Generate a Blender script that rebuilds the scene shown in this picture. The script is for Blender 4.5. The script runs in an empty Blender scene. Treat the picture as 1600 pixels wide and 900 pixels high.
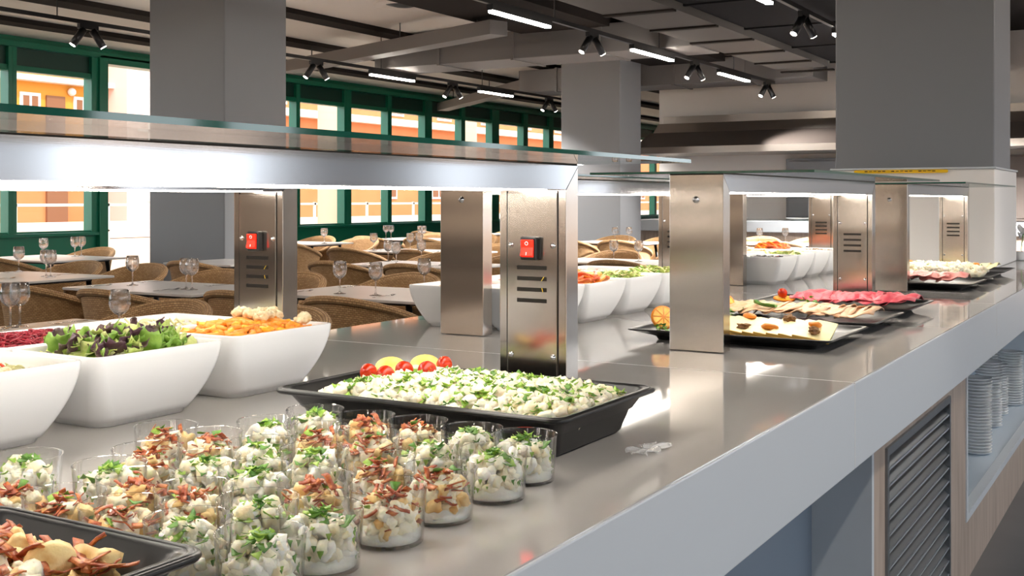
import bpy, bmesh, math, random
import numpy as np
from mathutils import Vector, Matrix
random.seed(7); rng = np.random.default_rng(7)
PI = math.pi
SC = bpy.context.scene
C = SC.collection

# ------------------------------------------------------------------ helpers
def lin(c):
    return tuple((x/12.92 if x <= .04045 else ((x+.055)/1.055)**2.4) for x in (v/255 for v in c))

def M(name, rgb, rough=.5, metal=0., var=None, bump=None, emit=None, spec=None, coat=0, aniso=0, sss=0, stretch=None):
    m = bpy.data.materials.new(name); m.use_nodes = True
    nt = m.node_tree; b = nt.nodes['Principled BSDF']
    col = lin(rgb)
    b.inputs['Base Color'].default_value = (*col, 1)
    b.inputs['Roughness'].default_value = rough
    b.inputs['Metallic'].default_value = metal
    if spec is not None: b.inputs['Specular IOR Level'].default_value = spec
    if coat: b.inputs['Coat Weight'].default_value = coat; b.inputs['Coat Roughness'].default_value = .05
    if aniso: b.inputs['Anisotropic'].default_value = aniso
    if sss:
        b.inputs['Subsurface Weight'].default_value = sss
        b.inputs['Subsurface Radius'].default_value = (.01, .007, .004)
        b.inputs['Subsurface Scale'].default_value = .8
    if emit:
        b.inputs['Emission Color'].default_value = (*lin(emit[0]), 1)
        b.inputs['Emission Strength'].default_value = emit[1]
    tc = None
    if var or bump:
        tc = nt.nodes.new('ShaderNodeTexCoord'); src = tc.outputs['Object']
        if stretch:
            mp = nt.nodes.new('ShaderNodeMapping'); mp.inputs['Scale'].default_value = stretch
            nt.links.new(src, mp.inputs['Vector']); src = mp.outputs['Vector']
    if var:
        sc, rgb2 = var[0], var[1]
        lo, hi = (var[2], var[3]) if len(var) > 3 else (.35, .65)
        n = nt.nodes.new('ShaderNodeTexNoise'); n.inputs['Scale'].default_value = sc; n.inputs['Detail'].default_value = 4
        nt.links.new(src, n.inputs['Vector'])
        r = nt.nodes.new('ShaderNodeValToRGB')
        r.color_ramp.elements[0].position = lo; r.color_ramp.elements[0].color = (*col, 1)
        r.color_ramp.elements[1].position = hi; r.color_ramp.elements[1].color = (*lin(rgb2), 1)
        nt.links.new(n.outputs['Fac'], r.inputs['Fac']); nt.links.new(r.outputs['Color'], b.inputs['Base Color'])
    if bump:
        n = nt.nodes.new('ShaderNodeTexNoise'); n.inputs['Scale'].default_value = bump[0]; n.inputs['Detail'].default_value = bump[3] if len(bump) > 3 else 3
        nt.links.new(src, n.inputs['Vector'])
        bp = nt.nodes.new('ShaderNodeBump'); bp.inputs['Strength'].default_value = bump[1]
        bp.inputs['Distance'].default_value = bump[2] if len(bump) > 2 else .002
        nt.links.new(n.outputs['Fac'], bp.inputs['Height']); nt.links.new(bp.outputs['Normal'], b.inputs['Normal'])
    return m

def clear(name, tint=(1, 1, 1), ior=1.45, boost=1.0, rough=.0):
    """clear sheet: what passes straight through plus a Fresnel reflection"""
    m = bpy.data.materials.new(name); m.use_nodes = True; nt = m.node_tree; nt.nodes.clear()
    o = nt.nodes.new('ShaderNodeOutputMaterial'); t = nt.nodes.new('ShaderNodeBsdfTransparent'); g = nt.nodes.new('ShaderNodeBsdfGlossy')
    t.inputs['Color'].default_value = (*tint, 1); g.inputs['Roughness'].default_value = rough
    f = nt.nodes.new('ShaderNodeFresnel')   # same reflectance from both faces of the thin sheet
    ge = nt.nodes.new('ShaderNodeNewGeometry'); mr = nt.nodes.new('ShaderNodeMapRange')
    mr.inputs['To Min'].default_value = ior; mr.inputs['To Max'].default_value = 1/ior
    nt.links.new(ge.outputs['Backfacing'], mr.inputs['Value']); nt.links.new(mr.outputs['Result'], f.inputs['IOR'])
    mu = nt.nodes.new('ShaderNodeMath'); mu.operation = 'MULTIPLY'; mu.inputs[1].default_value = boost; mu.use_clamp = True
    mx = nt.nodes.new('ShaderNodeMixShader')
    nt.links.new(f.outputs[0], mu.inputs[0]); nt.links.new(mu.outputs[0], mx.inputs[0])
    nt.links.new(t.outputs[0], mx.inputs[1]); nt.links.new(g.outputs[0], mx.inputs[2]); nt.links.new(mx.outputs[0], o.inputs['Surface'])
    return m

def solid_glass(name, ior=1.45, tint=(255, 255, 255)):
    m = M(name, tint, 0.0); b = m.node_tree.nodes['Principled BSDF']
    b.inputs['Transmission Weight'].default_value = 1; b.inputs['IOR'].default_value = ior
    return m

def ico(sub):
    bm = bmesh.new(); bmesh.ops.create_icosphere(bm, subdivisions=sub, radius=1)
    v = np.array([x.co[:] for x in bm.verts]); f = [tuple(q.index for q in p.verts) for p in bm.faces]; bm.free(); return v, f
ICO = {k: ico(k) for k in (1, 2, 3)}

def rotmat(a, b, c):
    return np.array(Matrix.Rotation(a, 3, 'X') @ Matrix.Rotation(b, 3, 'Y') @ Matrix.Rotation(c, 3, 'Z'))
def rrot(r=None):
    r = r or random
    return rotmat(r.uniform(0, 6.28), r.uniform(0, 6.28), r.uniform(0, 6.28))

class MB:
    def __init__(s): s.v = []; s.f = []; s.m = []; s.s = []; s.n = 0
    def add(s, v, f, mi=0, smooth=True):
        b = s.n; v = np.asarray(v, float).reshape(-1, 3); s.v.append(v); s.n += len(v)
        s.f += [tuple(i+b for i in q) for q in f]; s.m += [mi]*len(f); s.s += [smooth]*len(f); return s
    def box(s, x0, x1, y0, y1, z0, z1, mi=0):
        x0, x1 = min(x0, x1), max(x0, x1); y0, y1 = min(y0, y1), max(y0, y1); z0, z1 = min(z0, z1), max(z0, z1)
        v = [(x, y, z) for z in (z0, z1) for y in (y0, y1) for x in (x0, x1)]
        return s.add(v, [(0, 2, 3, 1), (4, 5, 7, 6), (0, 1, 5, 4), (2, 6, 7, 3), (0, 4, 6, 2), (1, 3, 7, 5)], mi, False)
    def prism(s, poly, a0, a1, axis='z', mi=0, smooth=False):
        """extrude a 2D polygon; axis y: poly in (x,z); axis x: poly in (y,z)"""
        def p(u, w, a): return (u, w, a) if axis == 'z' else ((u, a, w) if axis == 'y' else (a, u, w))
        n = len(poly); v = [p(u, w, a0) for u, w in poly]+[p(u, w, a1) for u, w in poly]
        f = [tuple(range(n)), tuple(range(2*n-1, n-1, -1))]+[(i, i+n, (i+1) % n+n, (i+1) % n) for i in range(n)]
        return s.add(v, f, mi, smooth)
    def loft(s, rings, cap0=False, cap1=False, mi=0, smooth=True):
        n = len(rings[0]); v = np.concatenate([np.asarray(r, float) for r in rings]); f = []
        for k in range(len(rings)-1):
            for i in range(n):
                j = (i+1) % n; f.append((k*n+i, k*n+j, (k+1)*n+j, (k+1)*n+i))
        if cap0: f.append(tuple(range(n-1, -1, -1)))
        if cap1: f.append(tuple(range((len(rings)-1)*n, len(rings)*n)))
        return s.add(v, f, mi, smooth)
    def lathe(s, prof, n=24, o=(0, 0, 0), R=None, mi=0, cap0=True, cap1=True):
        rings = []
        for r, z in prof:
            q = np.array([(r*math.cos(2*PI*i/n), r*math.sin(2*PI*i/n), z) for i in range(n)])
            if R is not None: q = q @ R.T
            rings.append(q+np.array(o))
        return s.loft(rings, cap0, cap1, mi)
    def tube(s, pts, r, n=6, mi=0, cap=True):
        P = [Vector(p) for p in pts]; rings = []; rr = r if hasattr(r, '__len__') else [r]*len(P)
        up = None
        for i, p in enumerate(P):
            t = (P[min(i+1, len(P)-1)]-P[max(i-1, 0)]).normalized()
            if up is None:
                up = t.orthogonal().normalized()
            up = (up-t*up.dot(t))
            up = up.normalized() if up.length > 1e-6 else t.orthogonal().normalized()
            w = t.cross(up)
            rings.append([tuple(p+(up*math.cos(2*PI*k/n)+w*math.sin(2*PI*k/n))*rr[i]) for k in range(n)])
        return s.loft(rings, cap, cap, mi)
    def ribbon(s, pts, wdir, w, th, mi=0):
        P = [Vector(p) for p in pts]; W = Vector(wdir).normalized(); rings = []
        for i, p in enumerate(P):
            t = (P[min(i+1, len(P)-1)]-P[max(i-1, 0)]).normalized(); nrm = t.cross(W)
            nrm = nrm.normalized() if nrm.length > 1e-5 else Vector((0, 0, 1))
            ww = W*(w/2); h = nrm*(th/2)
            rings.append([tuple(p-ww-h), tuple(p+ww-h), tuple(p+ww+h), tuple(p-ww+h)])
        return s.loft(rings, True, True, mi)
    def blob(s, c, r, seed=0, p=2.0, noise=.12, sub=2, R=None, mi=0, freq=2.5):
        v, f = ICO[sub]; rs = np.random.default_rng(seed)
        q = v / (np.abs(v)**p).sum(1, keepdims=True)**(1/p)
        ph = rs.uniform(0, 6.28, (3, 3)); k = rs.normal(0, freq, (3, 3))
        d = np.ones(len(v))
        for i in range(3): d += noise/1.7*np.sin(v @ k[i]+ph[i, 0])
        q = q*d[:, None]*np.array(r if hasattr(r, '__len__') else (r, r, r))
        q = q @ (R if R is not None else rrot()).T
        return s.add(q+np.array(c), f, mi, True)
    def sheet(s, fn, nu, nv, th=0, mi=0):
        """surface fn(u,v)->xyz over the unit square; th gives it thickness"""
        g = np.array([[fn(i/nu, j/nv) for j in range(nv+1)] for i in range(nu+1)], float)
        idx = lambda i, j: i*(nv+1)+j
        top = [(idx(i, j), idx(i+1, j), idx(i+1, j+1), idx(i, j+1)) for i in range(nu) for j in range(nv)]
        P = g.reshape(-1, 3)
        if not th: return s.add(P, top, mi)
        du = np.gradient(g, axis=0); dv = np.gradient(g, axis=1); nr = np.cross(du, dv)
        nr /= np.linalg.norm(nr, axis=2, keepdims=True)+1e-9
        Q = (g-nr*th).reshape(-1, 3); n = len(P)
        f = top+[tuple(a+n for a in reversed(q)) for q in top]
        edge = [idx(i, 0) for i in range(nu+1)]+[idx(nu, j) for j in range(1, nv+1)]+[idx(i, nv) for i in range(nu-1, -1, -1)]+[idx(0, j) for j in range(nv-1, 0, -1)]
        for a, b in zip(edge, edge[1:]+edge[:1]): f.append((b, a, a+n, b+n))
        return s.add(np.concatenate([P, Q]), f, mi)
    def build(s, name, mat, parent=None, bevel=0, label=None, off=True, auto=False):
        me = bpy.data.meshes.new(name); V = np.concatenate(s.v) if s.v else np.zeros((0, 3))
        if parent is not None and off:
            V = V-np.array(world_loc(parent))
        me.from_pydata(V.tolist(), [], s.f)
        mats = mat if isinstance(mat, (list, tuple)) else [mat]
        for m in mats: me.materials.append(m)
        me.polygons.foreach_set('material_index', s.m); me.polygons.foreach_set('use_smooth', s.s)
        me.update()
        o = bpy.data.objects.new(name, me); C.objects.link(o)
        if parent is not None: o.parent = parent
        if bevel:
            b = o.modifiers.new('b', 'BEVEL'); b.width = bevel; b.segments = 2; b.limit_method = 'ANGLE'; b.angle_limit = .7
        if label: o['label'] = label
        return o

def world_loc(o):
    p = Vector(o.location)
    while o.parent: o = o.parent; p = p+Vector(o.location)
    return p
def tag(o, label, cat, group=None, kind=None):
    o['label'] = label; o['category'] = cat
    if group: o['group'] = group
    if kind: o['kind'] = kind
    return o
def thing(name, label, cat, loc=(0, 0, 0), group=None, kind=None):
    o = bpy.data.objects.new(name, None); C.objects.link(o); o.location = loc; o.empty_display_size = .05
    return tag(o, label, cat, group, kind)
def struct(o, label=None, cat=None):
    o['kind'] = 'structure'
    if label: o['label'] = label
    if cat: o['category'] = cat
    return o
def dup(root, loc, rotz=None, label=None, group=None):
    r = root.copy(); C.objects.link(r); r.location = loc
    if rotz is not None: r.rotation_euler = (0, 0, rotz)
    if label: r['label'] = label
    if group: r['group'] = group
    for ch in root.children:
        c = ch.copy(); C.objects.link(c); c.parent = r
        for g in ch.children:
            d = g.copy(); C.objects.link(d); d.parent = c
    return r
ORD = ['first', 'second', 'third', 'fourth', 'fifth', 'sixth', 'seventh', 'eighth', 'ninth', 'tenth', 'eleventh', 'twelfth', 'thirteenth', 'fourteenth', 'fifteenth', 'sixteenth', 'seventeenth', 'eighteenth', 'nineteenth', 'twentieth', 'twenty-first', 'twenty-second', 'twenty-third', 'twenty-fourth', 'twenty-fifth']

def rrect(hx, hy, r, z, cx=0, cy=0, n=6):
    out = []
    for k, (sx, sy) in enumerate(((1, 1), (-1, 1), (-1, -1), (1, -1))):
        for i in range(n+1):
            a = k*PI/2+i/n*PI/2
            out.append((cx+sx*(hx-r)+r*math.cos(a), cy+sy*(hy-r)+r*math.sin(a), z))
    return np.array(out)

# ------------------------------------------------------------------ camera (level, shifted lens)
F, TH = 1775., math.atan(1050/1775)
cam_d = bpy.data.cameras.new('camera'); cam = bpy.data.objects.new('camera', cam_d); C.objects.link(cam)
cam.location = (0, 0, 1.265); cam.rotation_euler = (PI/2, 0, TH-PI/2)
cam_d.sensor_width = 36; cam_d.lens = F/1600*36; cam_d.shift_y = -138/1600; cam_d.clip_start = .02; cam_d.clip_end = 300
SC.camera = cam
ct, st = math.cos(TH), math.sin(TH)
CZ = 1.265

# ------------------------------------------------------------------ materials
steel = M('brushed_steel', (200, 192, 184), .17, 1., bump=(4.5, .3, .006, 0), aniso=.4, stretch=(.5, .5, 2.2))
steel_h = M('brushed_steel_long_grain', (196, 197, 200), .13, 1., bump=(40, .03, .0004), aniso=.6, stretch=(.5, 20, 20))
steel_l = M('satin_steel_slats', (150, 158, 166), .3, 1.)
steel_e = M('slat_edge_glint', (205, 212, 220), .35, .8)  # lighter copy of the slat steel, painting the glint along each edge
steel_dk = M('seam_shadow_gap', (40, 36, 33), .5, .6)
chrome = M('polished_screw', (225, 225, 225), .08, 1.)
black_pl = M('black_plastic', (22, 22, 24), .35)
red_sw = M('red_rocker', (225, 40, 24), .25, emit=((255, 40, 20), .5))
white_mk = M('white_mark', (240, 240, 240), .4)
yellow_wire = M('yellow_wire', (225, 190, 40), .4)
led = M('warm_led', (255, 245, 230), .4, emit=((255, 245, 232), 25))
stone = M('pale_grey_solid_surface', (180, 176, 173), .05, var=(3, (185, 181, 178)), spec=.75)
apron_m = M('white_apron', (200, 206, 212), .3)
seam_m = M('pale_seam', (228, 226, 223), .4)
glass_sheet = clear('clear_shelf_glass', (.95, .985, .975), 1.5, .9)
glass_edge = M('glass_edge_green', (10, 84, 68), .06, spec=.9)
pane_m = clear('window_pane', (.99, 1, .995), 1.3, .5)
cup_m = clear('clear_plastic', (.994, .994, .99), 1.45, 1.25, .04)
wine_m = clear('wine_glass_crystal', (.99, .99, .99), 1.5, 2.6)
_nt = wine_m.node_tree; _o = next(n for n in _nt.nodes if n.type == 'OUTPUT_MATERIAL'); _a = _o.inputs['Surface'].links[0].from_socket
_g = _nt.nodes.new('ShaderNodeBsdfGlass'); _g.inputs['IOR'].default_value = 1.38; _g.inputs['Roughness'].default_value = 0
_x = _nt.nodes.new('ShaderNodeMixShader'); _x.inputs[0].default_value = .5
_nt.links.new(_a, _x.inputs[1]); _nt.links.new(_g.outputs[0], _x.inputs[2]); _nt.links.new(_x.outputs[0], _o.inputs['Surface'])
ceramic = M('white_ceramic', (238, 238, 238), .22, spec=.45)
blk_tray = M('black_melamine', (22, 22, 23), .3, spec=.35)
potato = M('creamy_potato', (252, 243, 218), .42, var=(45, (242, 220, 170), .45, .75), bump=(130, .6, .004), sss=.35)
mayo = M('white_mayonnaise', (250, 246, 234), .3, bump=(120, .6, .004), sss=.35)
crouton = M('golden_crouton', (240, 214, 150), .45, var=(50, (214, 160, 84), .42, .72), bump=(200, .4, .002))
bacon = M('crisp_bacon', (156, 66, 28), .34, var=(70, (212, 132, 72), .45, .66), bump=(150, .5, .003), stretch=(1, 1, 2))
parsley = M('chopped_parsley', (112, 158, 40), .5, var=(80, (164, 196, 80)))
parsley_dk = M('dark_parsley', (66, 116, 36), .5, var=(80, (104, 150, 54)))
lettuce = M('pale_lettuce', (176, 196, 96), .42, var=(40, (226, 224, 160), .4, .7), bump=(70, .6, .004))
lettuce_g = M('green_lettuce', (104, 148, 48), .42, var=(40, (150, 184, 80)), bump=(70, .6, .004))
lettuce_p = M('purple_leaf', (84, 52, 66), .4, var=(35, (110, 104, 70), .5, .75), bump=(60, .6, .004))
beet_m = M('grated_beetroot', (128, 16, 34), .35, var=(60, (160, 30, 50)))
carrot = M('orange_carrot', (240, 138, 30), .4, var=(50, (248, 166, 60)))
cauli = M('cauliflower', (240, 224, 188), .5, var=(80, (226, 200, 150)), bump=(170, .8, .004))
onion_m = M('pale_onion', (240, 234, 200), .3, var=(30, (228, 220, 170)))
olive_m = M('green_olive', (128, 124, 46), .3, var=(40, (150, 146, 70)))
blk_olive = M('black_olive', (36, 30, 34), .25)
tomato = M('cherry_tomato', (178, 34, 14), .16, var=(40, (200, 60, 20)))
tom_slice = M('tomato_slice', (224, 82, 42), .3, var=(50, (240, 140, 90)))
orange_m = M('orange_flesh', (250, 172, 30), .35, var=(60, (252, 200, 70)))
orange_peel = M('orange_peel', (240, 140, 20), .45)
lemon_m = M('yellow_lemon', (248, 206, 70), .35, var=(40, (252, 226, 140)))
ham_pink = M('cured_ham', (214, 76, 92), .35, var=(30, (234, 132, 138), .45, .7))
ham_cook = M('cooked_ham', (232, 138, 130), .38, var=(30, (240, 176, 164)))
turkey = M('sliced_turkey', (226, 186, 148), .45, var=(35, (208, 152, 108), .45, .7))
cheese = M('pale_cheese', (242, 226, 160), .4, var=(14, (246, 234, 186)))
rind = M('cheese_rind', (240, 190, 90), .45)
apricot = M('dried_apricot', (226, 134, 36), .4)
walnut = M('walnut', (132, 92, 50), .6, bump=(90, 1, .006))
wicker = M('wicker_weave', (150, 112, 72), .6)
seat_m = M('woven_seat', (168, 128, 84), .7, bump=(120, .6, .004))
film_m = M('clear_film', (250, 250, 250), .08)
film_m.node_tree.nodes['Principled BSDF'].inputs['Alpha'].default_value = .3
leg_blk = M('black_metal', (30, 29, 30), .45, .3)
table_m = M('grey_table_top', (196, 192, 190), .3, var=(2, (204, 200, 196)))
paint_grey = M('grey_paint', (132, 134, 138), .55)
ceil_m = M('beige_ceiling', (222, 214, 204), .8)
beam_dk = M('dark_brown_beam', (42, 38, 36), .95, spec=.08)
duct_g = M('grey_duct', (116, 113, 112), .55)
duct_b = M('black_duct', (26, 26, 28), .95, spec=.08)
slat_m = M('grey_ceiling_panel', (88, 85, 83), .9, spec=.1)
green_f = M('green_frame', (18, 116, 88), .32)
green_d = M('dark_green_panel', (16, 62, 52), .4)
white_w = M('white_wall', (236, 233, 230), .7)
floor_m = M('dark_floor', (84, 84, 88), .35, var=(2.2, (98, 98, 102)))
recess_m = M('blue_grey_panel', (118, 130, 144), .5)
niche_m = M('pale_niche', (186, 198, 210), .25)
plate_m = M('white_plate', (246, 247, 248), .2)
hood_m = M('hood_steel', (176, 168, 160), .35, .9)
hood_dk = M('hood_dark_panel', (84, 76, 72), .45, .7)  # darker metal for the hood body and one kitchen wall panel
lamp_m = M('lamp_diffuser', (255, 250, 245), .4, emit=((255, 244, 230), 40))
spot_m = M('spot_lens', (255, 250, 245), .4, emit=((255, 244, 228), 12))
fac_o = M('orange_render', (190, 116, 70), .9, var=(.7, (198, 124, 78)))
fac_y = M('yellow_render', (206, 140, 52), .9)
fac_w = M('white_trim_outside', (226, 216, 208), .8)
fac_b = M('brown_shutter', (128, 84, 56), .8)
fac_p = M('pale_pink_render', (216, 190, 180), .9)
pave = M('sunlit_paving', (190, 160, 136), .9)

def wood_mat(name, a, b):
    m = M(name, a, .5); nt = m.node_tree; bs = nt.nodes['Principled BSDF']
    tc = nt.nodes.new('ShaderNodeTexCoord'); mp = nt.nodes.new('ShaderNodeMapping'); mp.inputs['Scale'].default_value = (9, 9, 1.1)
    w = nt.nodes.new('ShaderNodeTexNoise'); w.inputs['Scale'].default_value = 3; w.inputs['Detail'].default_value = 6
    r = nt.nodes.new('ShaderNodeValToRGB'); r.color_ramp.elements[0].color = (*lin(a), 1); r.color_ramp.elements[1].color = (*lin(b), 1)
    r.color_ramp.elements[0].position = .3; r.color_ramp.elements[1].position = .7
    nt.links.new(tc.outputs['Object'], mp.inputs[0]); nt.links.new(mp.outputs[0], w.inputs['Vector']); nt.links.new(w.outputs['Fac'], r.inputs[0]); nt.links.new(r.outputs[0], bs.inputs['Base Color'])
    return m
wood = wood_mat('grey_oak', (150, 132, 118), (178, 160, 146))

def weave(m):
    nt = m.node_tree; bs = nt.nodes['Principled BSDF']; tc = nt.nodes.new('ShaderNodeTexCoord')
    br = nt.nodes.new('ShaderNodeTexBrick'); br.inputs['Scale'].default_value = 1
    br.inputs['Brick Width'].default_value = .022; br.inputs['Row Height'].default_value = .011; br.inputs['Mortar Size'].default_value = .0022; br.inputs['Mortar Smooth'].default_value = 1
    br.inputs['Color1'].default_value = (*lin((206, 166, 116)), 1); br.inputs['Color2'].default_value = (*lin((180, 138, 92)), 1); br.inputs['Mortar'].default_value = (*lin((120, 86, 54)), 1)
    nt.links.new(tc.outputs['UV'], br.inputs['Vector']); nt.links.new(br.outputs['Color'], bs.inputs['Base Color'])
    bp = nt.nodes.new('ShaderNodeBump'); bp.inputs['Strength'].default_value = .8; bp.inputs['Distance'].default_value = .004; bp.invert = True
    nt.links.new(br.outputs['Fac'], bp.inputs['Height']); nt.links.new(bp.outputs['Normal'], bs.inputs['Normal'])
weave(wicker)
wall_bk = M('taupe_wall', (186, 170, 154), .7)
# ================================================================== ROOM SHELL
X0R, X1R, Y0R, WY, CE = -4., 33., -5., 13.4, 3.45
struct(MB().box(X0R-.2, X1R, Y0R, WY, -.12, 0).build('floor', floor_m))
struct(MB().box(X0R-.2, X1R, 7., WY+.25, CE, CE+.5).box(X0R-.2, X1R, Y0R-.2, 7., 3.75, CE+.5).build('ceiling', [ceil_m]))
# darker service zone over the buffet
struct(MB().box(X0R, X1R, 5.8, 7., 3.3, 3.75).build('trim_1', beam_dk), 'dark bulkhead between the beige ceiling and the service zone')
for i, (y0, y1) in enumerate(((8.75, 9.05), (10.35, 10.7), (12.05, 12.35))):
    struct(MB().box(X0R, X1R, y0, y1, CE-.06, CE).build('trim_%d' % (i+2), beam_dk))
struct(MB().box(X0R, X1R, Y0R, 5.8, 3.68, 3.75).build('trim_5', beam_dk))
# slatted grey ceiling panel
sp = thing('ceiling_panel', 'grey slatted ceiling panel beside the large black duct', 'ceiling panel', (10, 4.4, 3.0))
MB().box(6.0, 14.9, 4.01, 4.72, 3.01, 3.1).build('panel_sheet', slat_m, sp)
for k in range(9): MB().box(6.36+k*1.1, 6.44+k*1.1, 4.0+.01, 4.725, 2.99, 3.01).build('panel_rib', beam_dk, sp)
# walls behind the camera and to the right
struct(MB().box(X0R-.2, X0R, Y0R, WY, 0, 3.75).build('wall_back', wall_bk))
b = MB().box(X0R-.2, X1R, Y0R-.2, Y0R, 2.95, 3.95).box(X0R-.2, X1R, Y0R-.2, Y0R, 0, .25)
op = [(-3.6, -2), (-1.4, .2), (.8, 2.4), (3., 4.5), (5.25, 6.37), (6.53, 7.5), (10., 11.2), (12.9, 17)]  # unseen openings, spaced to shape the bright bands mirrored in the beam
xs = [X0R-.2]+[q for o_ in op for q in o_]+[X1R]
for k in range(0, len(xs), 2): b.box(xs[k], xs[k+1], Y0R-.2, Y0R, .25, 2.95)
struct(MB().box(X0R, X0R+.06, Y0R+.1, WY-.2, .45, .98).build('trim_8', beam_dk))  # unseen dark band, added to darken the reflections in the steel posts
struct(b.build('wall_front', paint_grey))
struct(MB().box(X1R, X1R+.2, Y0R-.2, WY+.2, 0, 3.95).build('wall_end', white_w))
# window wall of the dining room: green frames
edges = [(-.0, 1.14), (1.27, 2.4), (2.62, 3.75), (3.88, 5.), (5.2, 6.35), (6.5, 7.65), (7.85, 8.25), (8.36, 9.54), (9.667, 10.872), (13.9, 15.206), (15.306, 16.527), (16.734, 17.863), (17.988, 19.123), (19.376, 20.487), (20.639, 21.748), (22.053, 23.156), (23.368, 24.408), (24.637, 25.7), (25.85, 26.95), (27.2, 28.25), (28.4, 29.5), (29.75, 30.85), (31., 32.1)]
b = MB().box(X0R, 11.0, WY+.02, WY+.2, 0, .78).box(13.7, X1R, WY+.02, WY+.2, 0, .78)
b.box(X0R, X1R, WY+.02, WY+.2, 3.34, CE+.02)
struct(b.build('wall_window', green_f))
struct(MB().box(X0R, 11.0, WY-.05, WY+.25, .76, .805).box(13.75, X1R, WY-.05, WY+.25, .76, .805).build('trim_6', green_f, bevel=.006))
struct(MB().box(X0R, X1R, WY-.06, WY+.05, 3.30, 3.38).build('trim_7', green_f, bevel=.006))
for i, (a, c) in enumerate(edges):
    w = struct(thing('window_%d' % (i+1), 'green framed window with blind box', 'window', ((a+c)/2, WY, .8)), 'green framed dining room window')
    del w['category'], w['label']
    nl = edges[i-1][1] if i else a-.2
    nr = edges[i+1][0] if i+1 < len(edges) else c+.2
    l = max((a+nl)/2, a-.16); r = min((c+nr)/2, c+.16)
    f = MB().box(l, a, WY-.02, WY+.16, .8, 3.34).box(c, r, WY-.02, WY+.16, .8, 3.34)
    f.box(a, c, WY-.0, WY+.14, 2.985, 3.06).box(a, c, WY+.0, WY+.14, .8, .83)
    f.build('window_frame', green_f, w, bevel=.005)
    MB().box(a, c, WY+.04, WY+.13, 3.06, 3.32).build('blind_box', green_d, w)
    MB().box(a, c, WY+.08, WY+.09, .83, 2.985).build('pane', pane_m, w)
d = struct(thing('door_1', '', '', (12.3, WY, 0))); del d['category'], d['label']
MB().box(10.98, 11.13, WY-.06, WY+.2, 0, 3.34).box(13.62, 13.8, WY-.06, WY+.2, 0, 3.34).box(11.13, 13.62, WY-.06, WY+.2, 3.22, 3.34).build('door_frame', green_f, d, bevel=.006)
MB().box(12.36, 12.42, WY+.05, WY+.1, 0.02, 3.22).build('stile', green_f, d)
MB().box(11.13, 13.62, WY+.07, WY+.08, .02, 3.22).build('pane', pane_m, d)
# columns
for nm, x0, x1, y0, y1, lb in (('column', 7.5, 8.32, 7.45, 8.42, 'grey square column in the dining room left of the photo'),
                               ('column', 15., 15.74, 7.05, 8.02, 'distant grey square column in the middle, before the kitchen hood'),
                               ('column', 7.5, 8.24, 1., 1.97, 'large dark grey column rising behind the white cabinet at right')):
    o = MB().box(x0, x1, y0, y1, 0, 3.75).build(nm, paint_grey, bevel=.01); tag(o, lb, 'column', kind='structure')
# kitchen at the far side
struct(MB().box(17.6, 17.9, Y0R, 7.55, 0, 3.75).build('wall_kitchen', white_w))
h = thing('extractor_hood', 'long stainless extractor hood along the far kitchen wall', 'hood', (17, 1.5, 2.0))
MB().prism([(17.6, 2.62), (17.3, 2.62), (17.3, 2.5), (17.6, 2.5)], -4.9, 7.35, 'y').build('top_rail', hood_m, h)
MB().prism([(17.6, 2.5), (17.22, 2.5), (17.0, 2.34), (17.6, 2.34)], -4.9, 7.4, 'y').build('upper_band', hood_m, h)
MB().prism([(17.6, 2.34), (17.0, 2.34), (16.35, 2.08), (17.6, 2.08)], -4.9, 7.45, 'y').build('hood_body', hood_dk, h)
MB().prism([(17.6, 2.08), (16.35, 2.08), (16.35, 1.98), (17.6, 1.98)], -4.9, 7.5, 'y').build('rim', hood_m, h)
for y in (0.2, 3.4): MB().box(17.2, 17.29, y, y+.03, 2.5, 2.62).build('seam', steel_dk, h)
kc = thing('kitchen_counter', 'pale far kitchen counter with wooden front under the hood', 'counter', (16.7, 2, 0))
MB().box(16.4, 17.58, -4.5, 7.5, .78, .95).build('counter_top', apron_m, kc, bevel=.01)
MB().box(16.5, 17.55, -4.5, 7.45, 0, .78).build('counter_front', wood, kc)
for y0, y1, lb, m in ((3.55, 5.35, 'mid grey tall panel on the far kitchen wall', paint_grey), (1.6, 3.5, 'dark grey tall panel on the far kitchen wall', hood_dk)):
    o = MB().box(17.45, 17.58, y0, y1, .96, 1.9).box(17.43, 17.45, y0+.04, y1-.04, 1., 1.86).build('wall_panel', m, bevel=.004); tag(o, lb, 'panel')
for i, (y, lb) in enumerate(((6.9, 'left'), (5.9, 'middle'), (4.95, 'right'))):
    o = MB().lathe([(.02, 0), (.1, .0), (.16, .03), (.18, .035), (.18, .042), (.1, .012), (.02, .01)], 20, (16.75, y, .952)).build('serving_dish', ceramic)
    tag(o, 'white serving dish on the far kitchen counter, %s of three' % lb, 'dish', 'dishes on the kitchen counter')

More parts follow.
